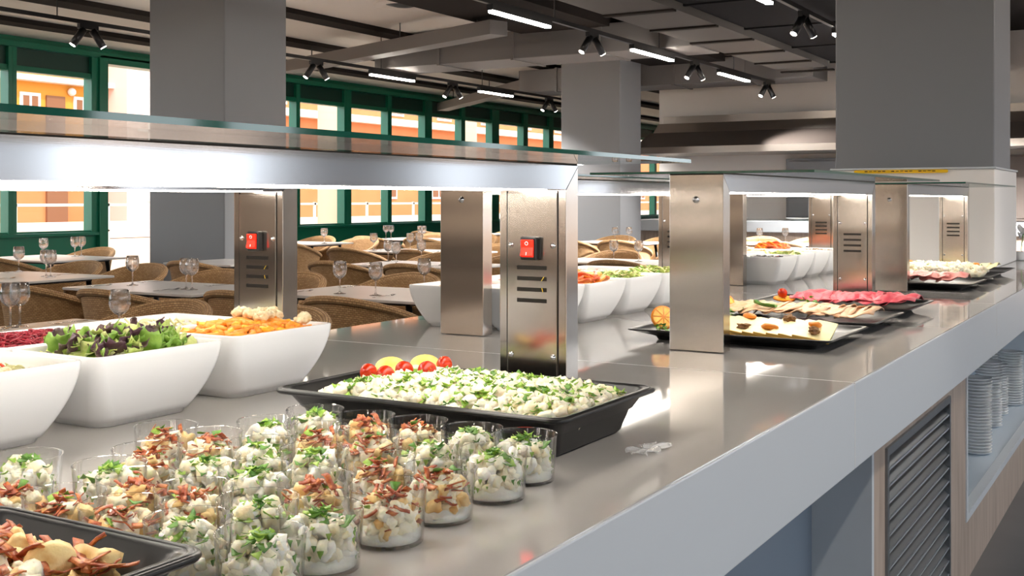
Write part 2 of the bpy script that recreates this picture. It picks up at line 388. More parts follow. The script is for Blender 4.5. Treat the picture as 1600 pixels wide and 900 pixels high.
# ================================================================== CEILING SERVICES
def duct(lb, m, x0, x1, y0, y1, z0, z1, joints):
    t = thing('air_duct', lb, 'duct', ((x0+x1)/2, (y0+y1)/2, z0))
    MB().box(x0, x1, y0, y1, z0, z1).build('duct_body', m, t, bevel=.01)
    for ax, q in joints:
        if ax == 'y': MB().box(x0-.015, x1+.015, q, q+.04, z0-.015, z1+.01).build('joint', m, t)
        else: MB().box(q, q+.04, y0-.015, y1+.015, z0-.015, z1+.01).build('joint', m, t)
    return t
duct('grey rectangular duct across the ceiling left of the middle column', duct_g, 12.05, 12.85, 4.74, 9.25, 3.0, 3.34, [('y', q) for q in (5.9, 7.1, 8.2)])
duct('grey rectangular duct behind the top of the middle column', duct_g, 15.95, 16.7, 4.5, 9.3, 3.0, 3.36, [('y', q) for q in (5.5, 6.6, 8.6)])
duct('large black duct along the ceiling at upper right', duct_b, 4., 17.5, 2.2, 4., 3.08, 3.6, [('x', q) for q in (6.5, 8.2, 9.9, 11.6, 13.3, 15)])
def beam(p, q, w, hgt, lb):
    p, q = Vector(p), Vector(q); d = (q-p); n = Vector((-d.y, d.x, 0)).normalized()*w/2
    o = MB().loft([[tuple(e+s*n+Vector((0, 0, z))) for s, z in ((-1, 0), (1, 0), (1, hgt), (-1, hgt))] for e in (p, q)], True, True, smooth=False).build('cable_tray', duct_g, bevel=.005)
    tag(o, lb, 'cable tray')
    for f in (.15, .6, .92):
        m = p.lerp(q, f); MB().tube([(m.x, m.y, m.z+hgt), (m.x, m.y, 3.45 if m.y > 7 else 3.3)], .008, 5).build('hanger', black_pl, o)
beam((12.4, 11.1, 3.08), (10.7, 6.5, 3.08), .25, .16, 'grey slanting cable tray under the beige ceiling')
beam((19.5, 13.2, 3.1), (16.4, 9.4, 3.1), .25, .16, 'grey cable tray reaching the far windows')
for i, (x, y, lb) in enumerate(((10.3, 7.5, 'round ceiling air diffuser near the top edge of the photo'), (15.6, 11.45, 'round ceiling air diffuser left of the grey duct'), (19.4, 11.2, 'round ceiling air diffuser nearest the far windows'))):
    t = thing('air_diffuser', lb, 'air vent', (x, y, CE))
    MB().lathe([(.34, 0), (.33, -.02), (.24, -.03), (.2, -.005)], 28, (x, y, CE), cap0=False, cap1=False).build('ring', ceil_m, t)
    MB().lathe([(.2, -.004), (.1, -.03), (.02, -.035)], 28, (x, y, CE), cap0=False).build('cone', steel_dk, t)
SPOT_E = 120
# lighting tracks with linear lamps and twin spots
def spot_pair(x, y, z, lb, e=None):
    t = thing('track_spotlight', lb, 'spotlight', (x, y, z))
    MB().box(x-.11, x+.11, y-.02, y+.02, z-.045, z).build('adapter', black_pl, t)
    for s, (a, bb) in ((-1, (.6, .5)), (1, (.5, -.7))):
        c = np.array((x+s*.06, y, z-.06)); MB().tube([(c[0], c[1], z-.04), tuple(c)], .015, 8).build('stem', black_pl, t)
        ax = Vector((s*.55, -.35*s, -1)).normalized(); q = Vector(c)+ax*.17
        cyl = MB().tube([tuple(Vector(c)-ax*.02), tuple(q)], .036, 14).build('spot_head', black_pl, t)
        MB().tube([tuple(q), tuple(q+ax*.006)], .029, 14).build('lens', spot_m, cyl, off=True)
        ld = bpy.data.lights.new('spot_beam', 'SPOT'); ld.energy = 25 if y < 0 else SPOT_E*(2.2 if x > 9 else 1)*(5 if x > 13 and y < 4 else 1); ld.spot_size = 1.5; ld.spot_blend = .6; ld.shadow_soft_size = .04; ld.color = (1, .95, .89)
        lo = bpy.data.objects.new('spot_beam', ld); C.objects.link(lo); lo.parent = cyl; lo.location = q+ax*.02-Vector((x, y, z)); lo.rotation_euler = ax.to_track_quat('-Z', 'Y').to_euler()
def track(nm, y, z, x0, x1, lamps, spots, lb):
    t = MB().box(x0, x1, y-.02, y+.02, z, z+.04).build('lighting_track', black_pl); 
    b = MB()
    tag(t, 'black lighting track '+lb, 'lighting track')
    for k, x in enumerate(np.arange(x0+.5, x1, 2.5)):
        MB().tube([(x, y, z+.04), (x, y, 3.45 if y > 7 else (3.68 if y > 4 else 3.08))], .006, 5).build('hanger', black_pl, t, off=True)
    for k, (a, c) in enumerate(lamps):
        l = thing('linear_lamp', '%s linear lamp along from the left on the track %s' % (ORD[k], lb), 'ceiling lamp', ((a+c)/2, y, z), 'linear track lamps')
        MB().box(a, c, y-.03, y+.03, z-.05, z).build('housing', black_pl, l)
        MB().box(a+.02, c-.02, y-.026, y+.026, z-.07, z-.048).build('diffuser', lamp_m, l)
    for k, x in enumerate(spots):
        spot_pair(x, y, z, '%s black twin spotlight from the left on the track %s' % (ORD[k], lb))
track('a', 9.1, 2.95, -3.5, 18.2, [(-2, -1), (1.6, 2.6), (5.1, 6.1), (8.4, 9.4), (11.76, 12.75), (14.4, 15.4)], [-2.7, 7.35, 10.7, 13.7, 16.6], 'over the dining tables')  # lamps and spots behind the camera added to light the back wall
track('b', 5.15, 2.95, -3.5, 16.2, [(-2.2, -1), (1.4, 2.6), (5.0, 6.2), (8.33, 9.4), (11.25, 12.4), (13.93, 15.1)], [-2.7, 10.3, 13.1, 15.9], 'over the middle of the room')  # out-of-view lamps and spot pair added, so steel mirrors a lit room
track('c', 2.95, 2.95, -3.5, 16.4, [(-2.2, -1), (1.4, 2.6), (4.6, 5.8), (8.0, 9.2), (11.2, 12.4), (14.6, 15.8)], [-2.9, 10.15, 13.2, 14.2], 'beside the large column')  # unseen end lamps and spots added to brighten kitchen wall and back wall

track('d', -.6, 2.95, -3.5, 12, [(-2.2, -1), (1.2, 2.4), (4.6, 5.8), (8, 9.2)], [-.3, 3.3, 6.8], 'added over the aisle for light')  # unseen track, added as fill light on the counter
# ================================================================== OUTSIDE
struct(MB().box(-60, 120, WY+.25, 90, -.15, -.02).box(-60, 120, -60, Y0R-.2, -.15, -.02).build('ground', pave))
fb = thing('apartment_building', 'orange building with white framed windows beyond the dining room windows', 'building', (40, 36, 0))
FY = 36.
MB().box(0, 29.9, FY, FY+4, 0, 3.3).box(32.4, 110, FY, FY+4, 0, 8.2).build('facade', fac_o, fb)
MB().box(0, 29.9, FY, FY+4, 3.3, 8.2).build('upper_wall', fac_y, fb)
MB().box(29.9, 32.4, FY-1.2, FY+4, 0, 8.2).build('stair_block', fac_p, fb)
MB().box(30.4, 32.3, FY-1.25, FY-1.2, 3.9, 4.0).box(30.9, 31., FY-1.25, FY-1.2, 1.2, 6).build('stair_rail', fac_w, fb)
MB().box(0, 29.9, FY-.5, FY, 5.55, 5.75).box(32.4, 110, FY-.5, FY, 5.15, 5.5).build('balcony_slab', fac_w, fb)
MB().box(0, 29.9, FY-.2, FY, 3.2, 3.35).build('string_course', fac_w, fb)
MB().box(5, 100, FY-5.6, FY-5.2, 0, .55).build('planter_wall', fac_p, fb)
def fwin(x, z0, z1, w=.85):
    o = MB().box(x, x+w, FY-.06, FY, z0, z1).build('window_surround', fac_w, fb)
    m = .12; h = (w-3*m)/2
    MB().box(x+m, x+m+h, FY-.08, FY-.055, z0+m, z1-m).box(x+2*m+h, x+2*m+2*h, FY-.08, FY-.055, z0+m, z1-m).build('shutter', fac_b, o)
for x in (23.4, 26.1, 28.4): fwin(x, 4.45, 5.15)
MB().box(27.2, 28.0, FY-.07, FY, 3.36, 5.1).build('door', fac_b, fb)
MB().box(27.2, 28.1, FY-.1, FY, .3, 3.2).build('shaded_bay', fac_b, fb)  # brown panel with the shade of a bay put into its colour
MB().blob((28.25, FY-.12, 5.3), .16, 3, noise=0).build('wall_lamp', fac_w, fb)
for x in (8., 12.2, 16.4, 20.6): fwin(x, 1.3, 2.7, 1.2)
for x in np.arange(33.6, 108, 4.6):
    fwin(x, 1.3, 3., 1.4); fwin(x+.6, 5.7, 7.2, 1.4)
rl = thing('terrace_railing', 'white horizontal terrace railing outside the windows', 'railing', (20, 19.5, 0))
for z in (.6, 1.13): MB().box(3, 50, 19.45, 19.5, z, z+.035+.02*(z > 1)).build('rail', fac_w, rl)
for x in np.arange(3, 50, 2.2): MB().box(x, x+.06, 19.45, 19.5, 0, 1.2).build('post', fac_w, rl)
for x, lb in ((21.2, 'cream round pillar outside the windows left of the steel posts'), (27.2, 'cream round pillar outside behind the steel post')):
    o = MB().lathe([(.4, 0), (.4, .4), (.3, .5), (.3, 6)], 24, (x, 17.6, 0)).build('outdoor_pillar', pave)
    tag(o, lb, 'pillar')
# ================================================================== BUFFET ISLAND
ZC = .9; FE, BE = .565, 2.065
wt = thing('worktop', 'long pale grey glossy worktop of the buffet island carrying all trays and bowls', 'worktop', (3, 1.3, .7))
SE = [-1.6, .3, 2.3, 4.29, 6.29, 7.48]
for a, c in zip(SE[:-1], SE[1:]):
    MB().box(a+.0006, c-.0006, FE+.004, BE, .86, ZC).build('top_slab', stone, wt, bevel=.0015)
    MB().box(a+.0006, c-.0006, FE, FE+.03, .727, ZC-.0015).build('front_apron', apron_m, wt, bevel=.002)
    MB().box(a+.0006, c-.0006, BE-.03, BE-.0005, .727, ZC-.045).build('rear_apron', apron_m, wt)
for x in SE[1:-1]:
    MB().box(x-.0012, x+.0012, FE-.0002, BE, .73, ZC+.0002).build('seam', seam_m, wt)
base = thing('counter_base', 'counter base below the worktop with oak panels, louvred grille and plate niche', 'cabinet', (3, 1.3, 0))
PY = .62
MB().box(-1.5, 2.68, .76, .79, 0.0, .86).build('recess_panel', recess_m, base)
MB().box(2.68, 2.70, PY, .79, 0, .86).build('side_edge', apron_m, base)
b = MB().box(2.70, 2.815, PY, PY+.03, 0, .86).box(3.68, 3.985, PY, PY+.03, 0, .86).box(2.815, 3.68, PY, PY+.03, .665, .86).box(2.815, 3.68, PY, PY+.03, 0, .1).box(3.985, 7.46, PY, PY+.03, 0, .2)
b.build('oak_front', wood, base, bevel=.001)
g = MB().box(2.815, 2.835, PY-.006, PY+.02, .1, .665).box(3.66, 3.68, PY-.006, PY+.02, .1, .665).box(2.835, 3.66, PY-.006, PY+.02, .645, .665).box(2.835, 3.66, PY-.006, PY+.02, .1, .12)
gr = g.build('louvre_grille', steel_l, base, label='brushed steel louvred grille')
for k in range(13):
    z = .137+k*.0405
    MB().prism([(PY-.002, z-.014), (PY+.0005, z-.016), (PY+.045, z+.024), (PY+.043, z+.026)], 2.836, 3.659, 'x').box(2.836, 3.659, PY-.004, PY+.004, z-.0165, z-.012, 1).build('slat', [steel_l, steel_e], gr)
MB().box(2.8, 3.7, PY+.05, PY+.07, .08, .7).build('grille_backing', steel_dk, base)
MB().box(3.985, 4.01, PY-.004, 1.1, .2, .727).box(4.01, 7.2, PY-.004, PY+.03, .2, .225).box(7.2, 7.22, PY-.004, 1.1, .2, .727).build('niche_frame', apron_m, base)
MB().box(4.01, 7.2, PY+.03, 1.1, .2, .222).box(4.01, 7.2, 1.08, 1.1, .222, .86).build('niche_lining', niche_m, base)
MB().box(-1.5, 7.46, 1.15, 2.0, 0, .86).build('rear_carcass', recess_m, base)
# plates in the niche
pl0 = None
stacks = [(5.0, .735, 24, 'nearest stack'), (5.06, .845, 20, 'stack behind the nearest one'), (5.62, .775, 23, 'tall second stack'), (5.95, .79, 19, 'third stack'), (6.27, .76, 21, 'fourth stack'), (6.42, .88, 23, 'farthest stack')]
PLP = [(.0, .003), (.034, .0), (.04, .001), (.058, .0085), (.06, .0105), (.056, .0095), (.04, .0035), (.0, .0035)]
for x, y, n, nm in stacks:
    for k in range(n):
        z = .2225+k*.0131
        lb = 'white plate, %s from the bottom, %s in the niche' % (ORD[k], nm)
        if pl0 is None:
            pl0 = MB().lathe([(max(r, .0005), q) for r, q in PLP], 28).build('plate', plate_m); tag(pl0, lb, 'plate', 'plates stacked in the niche'); pl0.location = (x, y, z)
        else:
            dup(pl0, (x+random.uniform(-.0008, .0008), y+random.uniform(-.0008, .0008), z), 0, lb)

# ================================================================== HEATED SHELF UNITS
PW = .0685
def gantry(x0, x1, yc, lb, switch):
    t = thing('heated_shelf', lb, 'food warmer', ((x0+x1)/2, yc, ZC), 'heated glass shelves over the buffet')
    zi, zo, d = 1.283, 1.3255, .046
    y0, y1 = yc-PW, yc+PW
    e = .0004
    MB().prism([(x0, ZC+.001), (x0+d, ZC+.001), (x0+d, zi), (x0, zo)], y0, y1, 'y').build('start_post', steel, t, bevel=.0012)
    MB().prism([(x1-d, ZC+.001), (x1, ZC+.001), (x1, zo), (x1-d, zi)], y0, y1, 'y').build('end_post', steel, t, bevel=.0012)
    # beam, slightly narrower, mitred to both posts
    q = .0004
    rings = []
    for x in (0, 1):
        xa = (x0+e, x0+d+e) if not x else (x1-e, x1-d-e)
        rings.append([(xa[0], y0, zo), (xa[0], y1, zo), (xa[1], y1-q, zi), (xa[1], y0+q, zi)])
    MB().loft(rings, True, True, smooth=False).build('beam', steel_h, t)
    for s in (-1, 1):
        MB().box(x0+.09, x1-.09, yc+s*.046-.008, yc+s*.046+.004, 1.2808, 1.2832).build('led_strip', led, t)
    MB().box(x0+.001, x1-.001, y0+.0008, y1-.0008, 1.3254, 1.3276).build('gasket', steel_dk, t)
    # clear shelf with its tinted edge
    gs = MB().box(x0, x1, yc-.285, yc+.285, 1.3275, 1.3335); gs.m = [0, 0, 1, 1, 1, 1]
    gs.build('glass_shelf', [glass_sheet, glass_edge], t)
    # dome nut outside the start post
    def dome(x, y, z, r, s):
        R = rotmat(0, s*PI/2, 0)
        return MB().lathe([(r*1.35, 0), (r*1.35, r*.35), (r, r*.4), (r*.92, r*.9), (r*.6, r*1.3), (r*.1, r*1.45)], 14, (x, y, z), R, cap0=False).build('screw', chrome, t)
    dome(x0, yc, 1.265, .0062, -1)
    dome(x0+d+.0, yc-.035, 1.0, .004, 1)
    # recessed service panel on the inner face of the end post
    xi = x1-d
    MB().box(xi-.0006, xi, yc-.0535, yc-.0510, ZC+.002, zi-.002).box(xi-.0006, xi, yc+.0510, yc+.0535, ZC+.002, zi-.002).build('panel_gap', steel_dk, t)
    pn = MB().box(xi-.0022, xi, yc-.0508, yc+.0508, ZC+.002, zi-.006).build('service_panel', steel, t, bevel=.0006)
    for k in range(4):
        z = 1.143-k*.0197
        MB().box(xi-.0027, xi-.0021, yc-.0305, yc+.0305, z-.0036, z+.0036).build('vent_slot', steel_dk, pn)
    for z in (1.183, .985):
        for s in (-1, 1):
            o = dome(xi-.002, yc+s*.0435, z, .0038, -1)
    for z in (1.19, 1.0): dome_o = dome(x0+d, yc+.04, z, .003, 1)
    if switch:
        sw = MB().box(xi-.017, xi-.002, yc-.0165, yc+.0165, 1.157, 1.199).build('rocker_switch', black_pl, t, bevel=.003, label='red lit rocker switch in a black housing')
        MB().prism([(xi-.0175, 1.162), (xi-.024, 1.165), (xi-.019, 1.18), (xi-.0215, 1.193), (xi-.0175, 1.194)], yc-.0125, yc+.0125, 'y').build('rocker', red_sw, sw, bevel=.001)
        ringp = [(xi-.0218, yc+.003*math.cos(a), 1.187+.003*math.sin(a)) for a in np.linspace(0, 2*PI, 13)]
        MB().tube(ringp, .0006, 5).build('off_mark', white_mk, sw)
        MB().box(xi-.0236, xi-.0215, yc-.0006, yc+.0006, 1.1655, 1.1715).build('on_mark', white_mk, sw)
        for k, z in enumerate((1.1233, 1.1036)):
            MB().tube([(xi-.003, yc-.020-.003*k, z-.0036), (xi-.003, yc-.025+.004*k, z+.0036)], .0007, 5).build('wire', yellow_wire, pn)
    return t
FYc, BYc = 1.008, 1.676
gantry(.29, 1.822, FYc, 'nearest front heated glass shelf, red switch on the post behind the potato tray', True)
gantry(.29, 1.83, BYc, 'rear heated shelf at left, red switch on the post behind the carrot bowl', True)
gantry(2.572, 4.112, FYc, 'middle front heated shelf standing over the three black platters', False)
gantry(2.566, 4.105, BYc, 'middle rear heated shelf over white bowls of carrot and lettuce', False)
gantry(4.65, 6.15, FYc, 'farthest front heated shelf before the white cabinet', False)
gantry(4.64, 6.14, BYc, 'farthest rear heated shelf over the bowls of black olives', False)

# white cabinet at the end of the island
wc = thing('white_cabinet', 'tall white cabinet standing on the far end of the worktop', 'cabinet', (6.9, 1.3, ZC))
MB().box(6.48, 7.38, .862, 1.72, ZC, 1.43).build('body', white_w, wc, bevel=.006)
MB().box(6.47, 7.39, .855, 1.73, 1.43, 1.44).build('lid', apron_m, wc, bevel=.002)
sg = MB().loft([rrect(.25, .009, .008, 0), rrect(.25, .009, .008, .004)], True, True, smooth=False)
V = sg.v[0]; sg.v[0] = np.stack([6.472-V[:, 2], V[:, 0]+1.345, V[:, 1]+1.42], 1)
s_o = sg.build('yellow_strip', M('yellow_plate', (236, 190, 20), .4), wc, label='long yellow strip with dark lettering')
for k in range(16):
    y = 1.52-k*.024
    if k in (5, 11): continue
    MB().box(6.4665, 6.4682, y, y+.016, 1.419+.001*(k % 3), 1.4235+.001*((k+1) % 2)).build('lettering', black_pl, wc)
# white flower spray at the right edge
fl = thing('flower_stem', 'white flower spray at the right edge of the photo beside the white cabinet', 'flowers', (7.44, .845, ZC))
MB().tube([(7.44, .845, .92), (7.44, .84, 1.0), (7.43, .83, 1.06)], .0025, 6).build('stem', parsley_dk, fl)
MB().lathe([(.03, 0), (.035, .004), (.03, .05), (.022, .055), (.018, .052), (.002, .02)], 20, (7.44, .845, .901)).build('vase', plate_m, fl)
for k in range(7):
    a = k*2.4; MB().blob((7.435+.022*math.cos(a), .83+.022*math.sin(a), 1.07+.02*math.sin(k*1.7)), (.026, .018, .008), k, noise=.2).build('petal', plate_m, fl)
# ================================================================== FOOD HELPERS
def leaf_bit(b, c, r, mi=0, R=None):
    """one chopped lobed leaf with a bend"""
    n = 9; k = random.uniform(.3, .9); R = rrot() if R is None else R
    pts = [(0, 0, 0)]
    for i in range(n):
        a = 2*PI*i/n; q = r*(.75+.3*math.cos(3*a+random.uniform(-.3, .3)))
        pts.append((q*math.cos(a), q*math.sin(a)*.75, k*q*abs(math.cos(a))*.5))
    V = np.array(pts); V2 = V-np.array((0, 0, r*.06)); W = np.concatenate([V, V2]) @ R.T + np.array(c)
    f = [(0, 1+i, 1+(i+1) % n) for i in range(n)]+[(n+1, n+2+(i+1) % n, n+2+i) for i in range(n)]+[(1+i, n+2+i, n+2+(i+1) % n, 1+(i+1) % n) for i in range(n)]
    b.add(W, f, mi)
def upright():
    return rotmat(random.uniform(-.7, .7), random.uniform(-.7, .7), random.uniform(0, 6.28))
def strip(b, c, L, w, th, mi=0, tilt=.5):
    a = random.uniform(0, 6.28); d = Vector((math.cos(a), math.sin(a), random.uniform(-tilt, tilt))).normalized()
    s = d.cross(Vector((random.uniform(-.6, .6), random.uniform(-.6, .6), 1))).normalized(); u = s.cross(d)
    ph = random.uniform(0, 6); am = random.uniform(.02, .11)*L
    pts = [Vector(c)+d*(t-.5)*L+u*am*math.sin(ph+t*random.uniform(4, 6)) for t in np.linspace(0, 1, 7)]
    b.ribbon(pts, s+u*random.uniform(-.4, .4), w, th, mi)
def big_leaf(b, c, L, W, mi=0, ruffle=.12, R=None, seed=0):
    r = np.random.default_rng(seed); p1, p2 = r.uniform(0, 6, 2); R = upright() if R is None else R
    curl = r.uniform(.2, .9)
    def fn(u, v):
        s = (v-.5)*2; w = W*math.sin(PI*min(1, .12+.83*u))**.7
        e = abs(s)**2
        x = (u-.5)*L; y = s*w*.5
        z = ruffle*L*e*(math.sin(9*u+p1)+.6*math.sin(17*u+p2))+curl*L*.35*(u-.4)**2+.12*L*e
        return R @ np.array((x, y, z))+np.array(c)
    b.sheet(fn, 9, 6, .0009, mi)

# ---------------------------------------------------------------- black trays
def gn_tray(cx, cy, hx, hy, depth, name, lb, wall=.03, rim=.014, grp=None):
    z = ZC+.0006; zt = z+depth
    t = thing(name, lb, 'tray', (cx, cy, ZC), grp)
    ox, oy = hx-rim, hy-rim
    def rr(f, zz, r=.022): return rrect(ox-f, oy-f, max(r, .004), zz, cx, cy)
    k = .0035
    rings = [rr(wall, z, .03), rr(wall-.004, z+.004, .03), rr(wall*.55, z+depth*.52, .028), rr(wall*.55-.004, z+depth*.56, .028), rr(.001, zt-.007), rrect(hx-.002, hy-.002, .024, zt-.007, cx, cy), rrect(hx, hy, .025, zt-.004, cx, cy), rrect(hx-.001, hy-.001, .025, zt-.001, cx, cy), rrect(hx-.004, hy-.004, .024, zt, cx, cy),
             rr(.001, zt-.0005), rr(.003, zt-.003), rr(wall*.55+k, z+depth*.56, .026), rr(wall+k, z+.006, .026)]
    MB().loft(rings, True, True).build('tray_shell', blk_tray, t)
    MB().loft([rrect(hx-.0045, hy-.0045, .024, zt+.0001, cx, cy), rrect(hx-.006, hy-.006, .023, zt+.0012, cx, cy), rrect(hx-.0085, hy-.0085, .022, zt+.0012, cx, cy), rrect(hx-.010, hy-.010, .021, zt+.0001, cx, cy)]).build('rim_lip', blk_tray, t)
    return t

# tray of potato salad
T1 = (1.518, .983, .167, .262)
gn_tray(*T1, .066, 'food_tray', 'deep black tray of potato salad with parsley beside the nearest steel post')
def heap_potato(name, lb, cx, cy, hx, hy, z0, hgt, n, r, leaf, seed, extra=None):
    random.seed(seed)
    b = MB(); b.loft([rrect(hx-.022, hy-.022, .02, z0, cx, cy), rrect(hx-.004, hy-.004, .02, z0+hgt*.62, cx, cy), rrect(hx*.8, hy*.85, .02, z0+hgt*.8, cx, cy)], True, True)
    lf = MB()
    for i in range(n):
        x = random.uniform(-1, 1); y = random.uniform(-1, 1)
        q = (1-abs(x)**4)*(1-abs(y)**4); z = z0+hgt*(.62+.38*q**.6)+random.uniform(-.006, .006)
        b.blob((cx+x*(hx-r), cy+y*(hy-r), z), [r*random.uniform(.6, 1.15) for _ in 'abc'], seed*999+i, p=random.choice((3, 5, 8)), noise=.26, freq=3.4)
    for i in range(leaf):
        x = random.uniform(-1, 1); y = random.uniform(-1, 1); q = (1-abs(x)**4)*(1-abs(y)**4)
        z = z0+hgt*(.62+.38*q**.6)+r*1.05
        leaf_bit(lf, (cx+x*(hx-r), cy+y*(hy-r), z+random.uniform(-.004, .003)), random.uniform(.004, .0105), random.choice((0, 0, 1)), upright())
    o = b.build(name, [potato]); tag(o, lb, 'salad', kind='stuff')
    p = lf.build('parsley', [parsley, parsley_dk], o); p['kind'] = 'stuff'
    return o
heap_potato('potato_salad', 'creamy potato salad with chopped parsley filling the deep black tray', T1[0]-.002, T1[1]-.014, .13, .222, ZC+.01, .061, 1050, .0098, 1150, 3)
for i, (x, y, z, r) in enumerate(((1.488, 1.155, .981, .0145), (1.486, 1.118, .980, .0152), (1.536, 1.117, .982, .0152), (1.548, 1.079, .982, .0158), (1.612, 1.088, .984, .0142))):
    t = MB().blob((0, 0, 0), (r, r*1.03, r*.95), i, noise=.03, sub=3).build('cherry_tomato', tomato); t.location = (x, y, z)
    tag(t, 'red cherry tomato on the potato salad, %s from the left' % ORD[i], 'tomato', 'cherry tomatoes on the potato salad')
for i, (x, y) in enumerate(((1.545, 1.152), (1.598, 1.118))):
    t = thing('lemon_slice', 'yellow lemon slice behind the tomatoes, %s one' % ('left' if not i else 'right'), 'lemon', (x, y, .978))
    R = rotmat(.35, -.45, i)
    MB().lathe([(.023, -.003), (.026, -.002), (.026, .002), (.023, .003)], 22, (x, y, .982), R).build('rind', lemon_m, t)
    MB().lathe([(.0225, .0028), (.022, .005), (.004, .0045)], 22, (x, y, .982), R).build('flesh', lemon_m, t)
# clear film scrap beside the tray
b = MB()
random.seed(3)
b.sheet(lambda u, v: (1.512+.075*(u-.5)+.01*math.sin(9*v), .668+.035*(v-.5)+.006*math.sin(11*u), ZC+.003+.006*abs(math.sin(8*u+3*v))*abs(math.cos(7*v-2*u))), 16, 12, .0006)
tag(b.build('clear_film', film_m), 'crumpled clear film lying by the corner of the potato tray', 'film')

# tray of potato and bacon at the bottom left
T2 = (.455, .877, .265, .15)
gn_tray(*T2, .06, 'food_tray', 'black tray of potatoes and bacon at the bottom left corner', wall=.024)
random.seed(11)
b = MB(); b.loft([rrect(.23, .115, .02, ZC+.008, T2[0], T2[1]), rrect(.225, .112, .02, ZC+.03, T2[0], T2[1])], True, True)
bc = MB(); lf = MB()
for i in range(170):
    x = random.uniform(-.21, .205); y = random.uniform(-.098, .098); q = (1-abs(x/.225)**3)*(1-abs(y/.12)**3)
    rad = random.uniform(.011, .021)
    b.blob((T2[0]+x, T2[1]+y, ZC+.024+.036*q**.5+random.uniform(-.005, .006)), (rad, rad*random.uniform(.7, 1), rad*random.uniform(.6, .9)), i, p=random.choice((2.6, 4, 6)), noise=.3, freq=3.6, sub=3, mi=random.choice((0, 1, 1, 1)))
for i in range(230):
    x = random.uniform(-.21, .215); y = random.uniform(-.1, .1); q = (1-abs(x/.225)**3)*(1-abs(y/.12)**3)
    strip(bc, (T2[0]+x, T2[1]+y, ZC+.042+.034*q**.5+random.uniform(-.004, .008)), random.uniform(.022, .055), random.uniform(.005, .012), .0013, 0, .55)
for i in range(10): leaf_bit(lf, (T2[0]+random.uniform(-.2, .2), T2[1]+random.uniform(-.09, .09), ZC+.078), .008, 0, upright())
o = b.build('potato_salad', [potato, crouton]); tag(o, 'golden potato chunks with strips of bacon in the bottom left tray', 'salad', kind='stuff')
q = bc.build('bacon', bacon, o); q['kind'] = 'stuff'
q = lf.build('parsley', parsley, o); q['kind'] = 'stuff'

# ---------------------------------------------------------------- salad cups
CR, CB, CH = .0418, .0375, .0595
def cup_shell():
    th = .0008
    return MB().lathe([(CB, .0), (CB+.0006, .001), (CR, CH-.0012), (CR+th*.7, CH-.0004), (CR+th*.3, CH+.0006), (CR-th*1.6, CH), (CR-th*1.2, CH-.0015), (CB-th, .0025), (.0005, .0022)], 40, cap1=True)
def make_cup(kind, v):
    random.seed(100+v+(50 if kind == 'b' else 0))
    t = thing('salad_cup', '', 'salad cup')
    cup_shell().build('cup', cup_m, t, label='clear plastic cup')
    b = MB()
    b.lathe([(CB-.003, .0035), (CB-.0018, .008), (CB-.002, .012+.004*(v % 2)), (CB*.7, .017), (.002, .018)], 26)
    V = b.v[0]; V[:, 2] += np.where(V[:, 2] > .010, .005*np.sin(V[:, 0]*240+v)*np.cos(V[:, 1]*210), 0)
    b.m = [2]*len(b.m)
    sh = 1. if kind == 'g' else .92
    for i in range(74):
        zz = random.uniform(.010, .044); rad = random.uniform(.0055, .0105)
        lim = (CB+(CR-CB)*zz/CH)-rad*1.1-.001
        if zz > .034: lim *= 1-(zz-.034)/.02*.75
        a = random.uniform(0, 6.28); rr = lim*math.sqrt(random.uniform(.15, 1)) if zz < .034 else lim*random.uniform(0, 1)
        mi = (0 if random.random() < .7 else 2) if kind == 'g' else random.choice((0, 1, 1, 0, 0))
        b.blob((rr*math.cos(a), rr*math.sin(a), zz*sh+.003), (rad, rad*random.uniform(.7, 1), rad*random.uniform(.6, 1)), v*100+i, p=random.choice((2.5, 4, 7)), noise=.25, freq=3.2, mi=mi)
    b.build('potato_salad', [potato, crouton, mayo], t)
    lf = MB()
    n = 84 if kind == 'g' else 8
    for i in range(n):
        a = random.uniform(0, 6.28)
        if i % 3:
            zz = random.uniform(.042, .057); rr = CR*random.uniform(0, 1)*(1 if zz < .047 else .6); leaf_bit(lf, (rr*.8*math.cos(a), rr*.8*math.sin(a), zz), random.uniform(.004, .0105), i % 2, upright())
        else:
            zz = random.uniform(.012, .045); rr = CB+(CR-CB)*zz/CH-.0025
            leaf_bit(lf, (rr*math.cos(a), rr*math.sin(a), zz), random.uniform(.002, .0055), i % 2, rotmat(0, PI/2, 0) if 0 else np.array(Matrix.Rotation(a, 3, 'Z') @ Matrix.Rotation(PI/2, 3, 'Y')))
    lf.build('parsley', [parsley, parsley_dk], t)['kind'] = 'stuff'
    if kind == 'b':
        bc = MB()
        for i in range(38):
            a = random.uniform(0, 6.28); zz = random.uniform(.034, .055); rr = CR*random.uniform(0, .8)*(1 if zz < .046 else .6)
            strip(bc, (rr*math.cos(a), rr*math.sin(a), zz), random.uniform(.010, .024), random.uniform(.0035, .0075), .0011, 0, .7)
        for i in range(8):
            a = random.uniform(0, 6.28); zz = random.uniform(.02, .04); rr = CB-.006
            strip(bc, (rr*math.cos(a), rr*math.sin(a), zz), .014, .005, .0013, 0, .4)
        bc.build('bacon', bacon, t)
    return t
protos = {k: [make_cup(k, v) for v in range(4)] for k in 'gb'}
used = set()
cups = ['ggbbg', 'ggbbg', 'bbggbb', 'bbggb', 'ggbbgg', 'ggbbb']
spots = {}
for r, row in enumerate(cups):
    for k, kd in enumerate(row):
        spots[(r, k)] = (1.28-.102*r+random.uniform(-.006, .006), .73+.091*k+random.uniform(-.006, .006), kd)
spots[(4, 4)] = (.893, 1.068, 'g'); spots[(4, 5)] = (.872, 1.19, 'g')
spots[(0, 0)] = (1.281, .738, 'g'); spots[(1, 0)] = (1.185, .727, 'g')
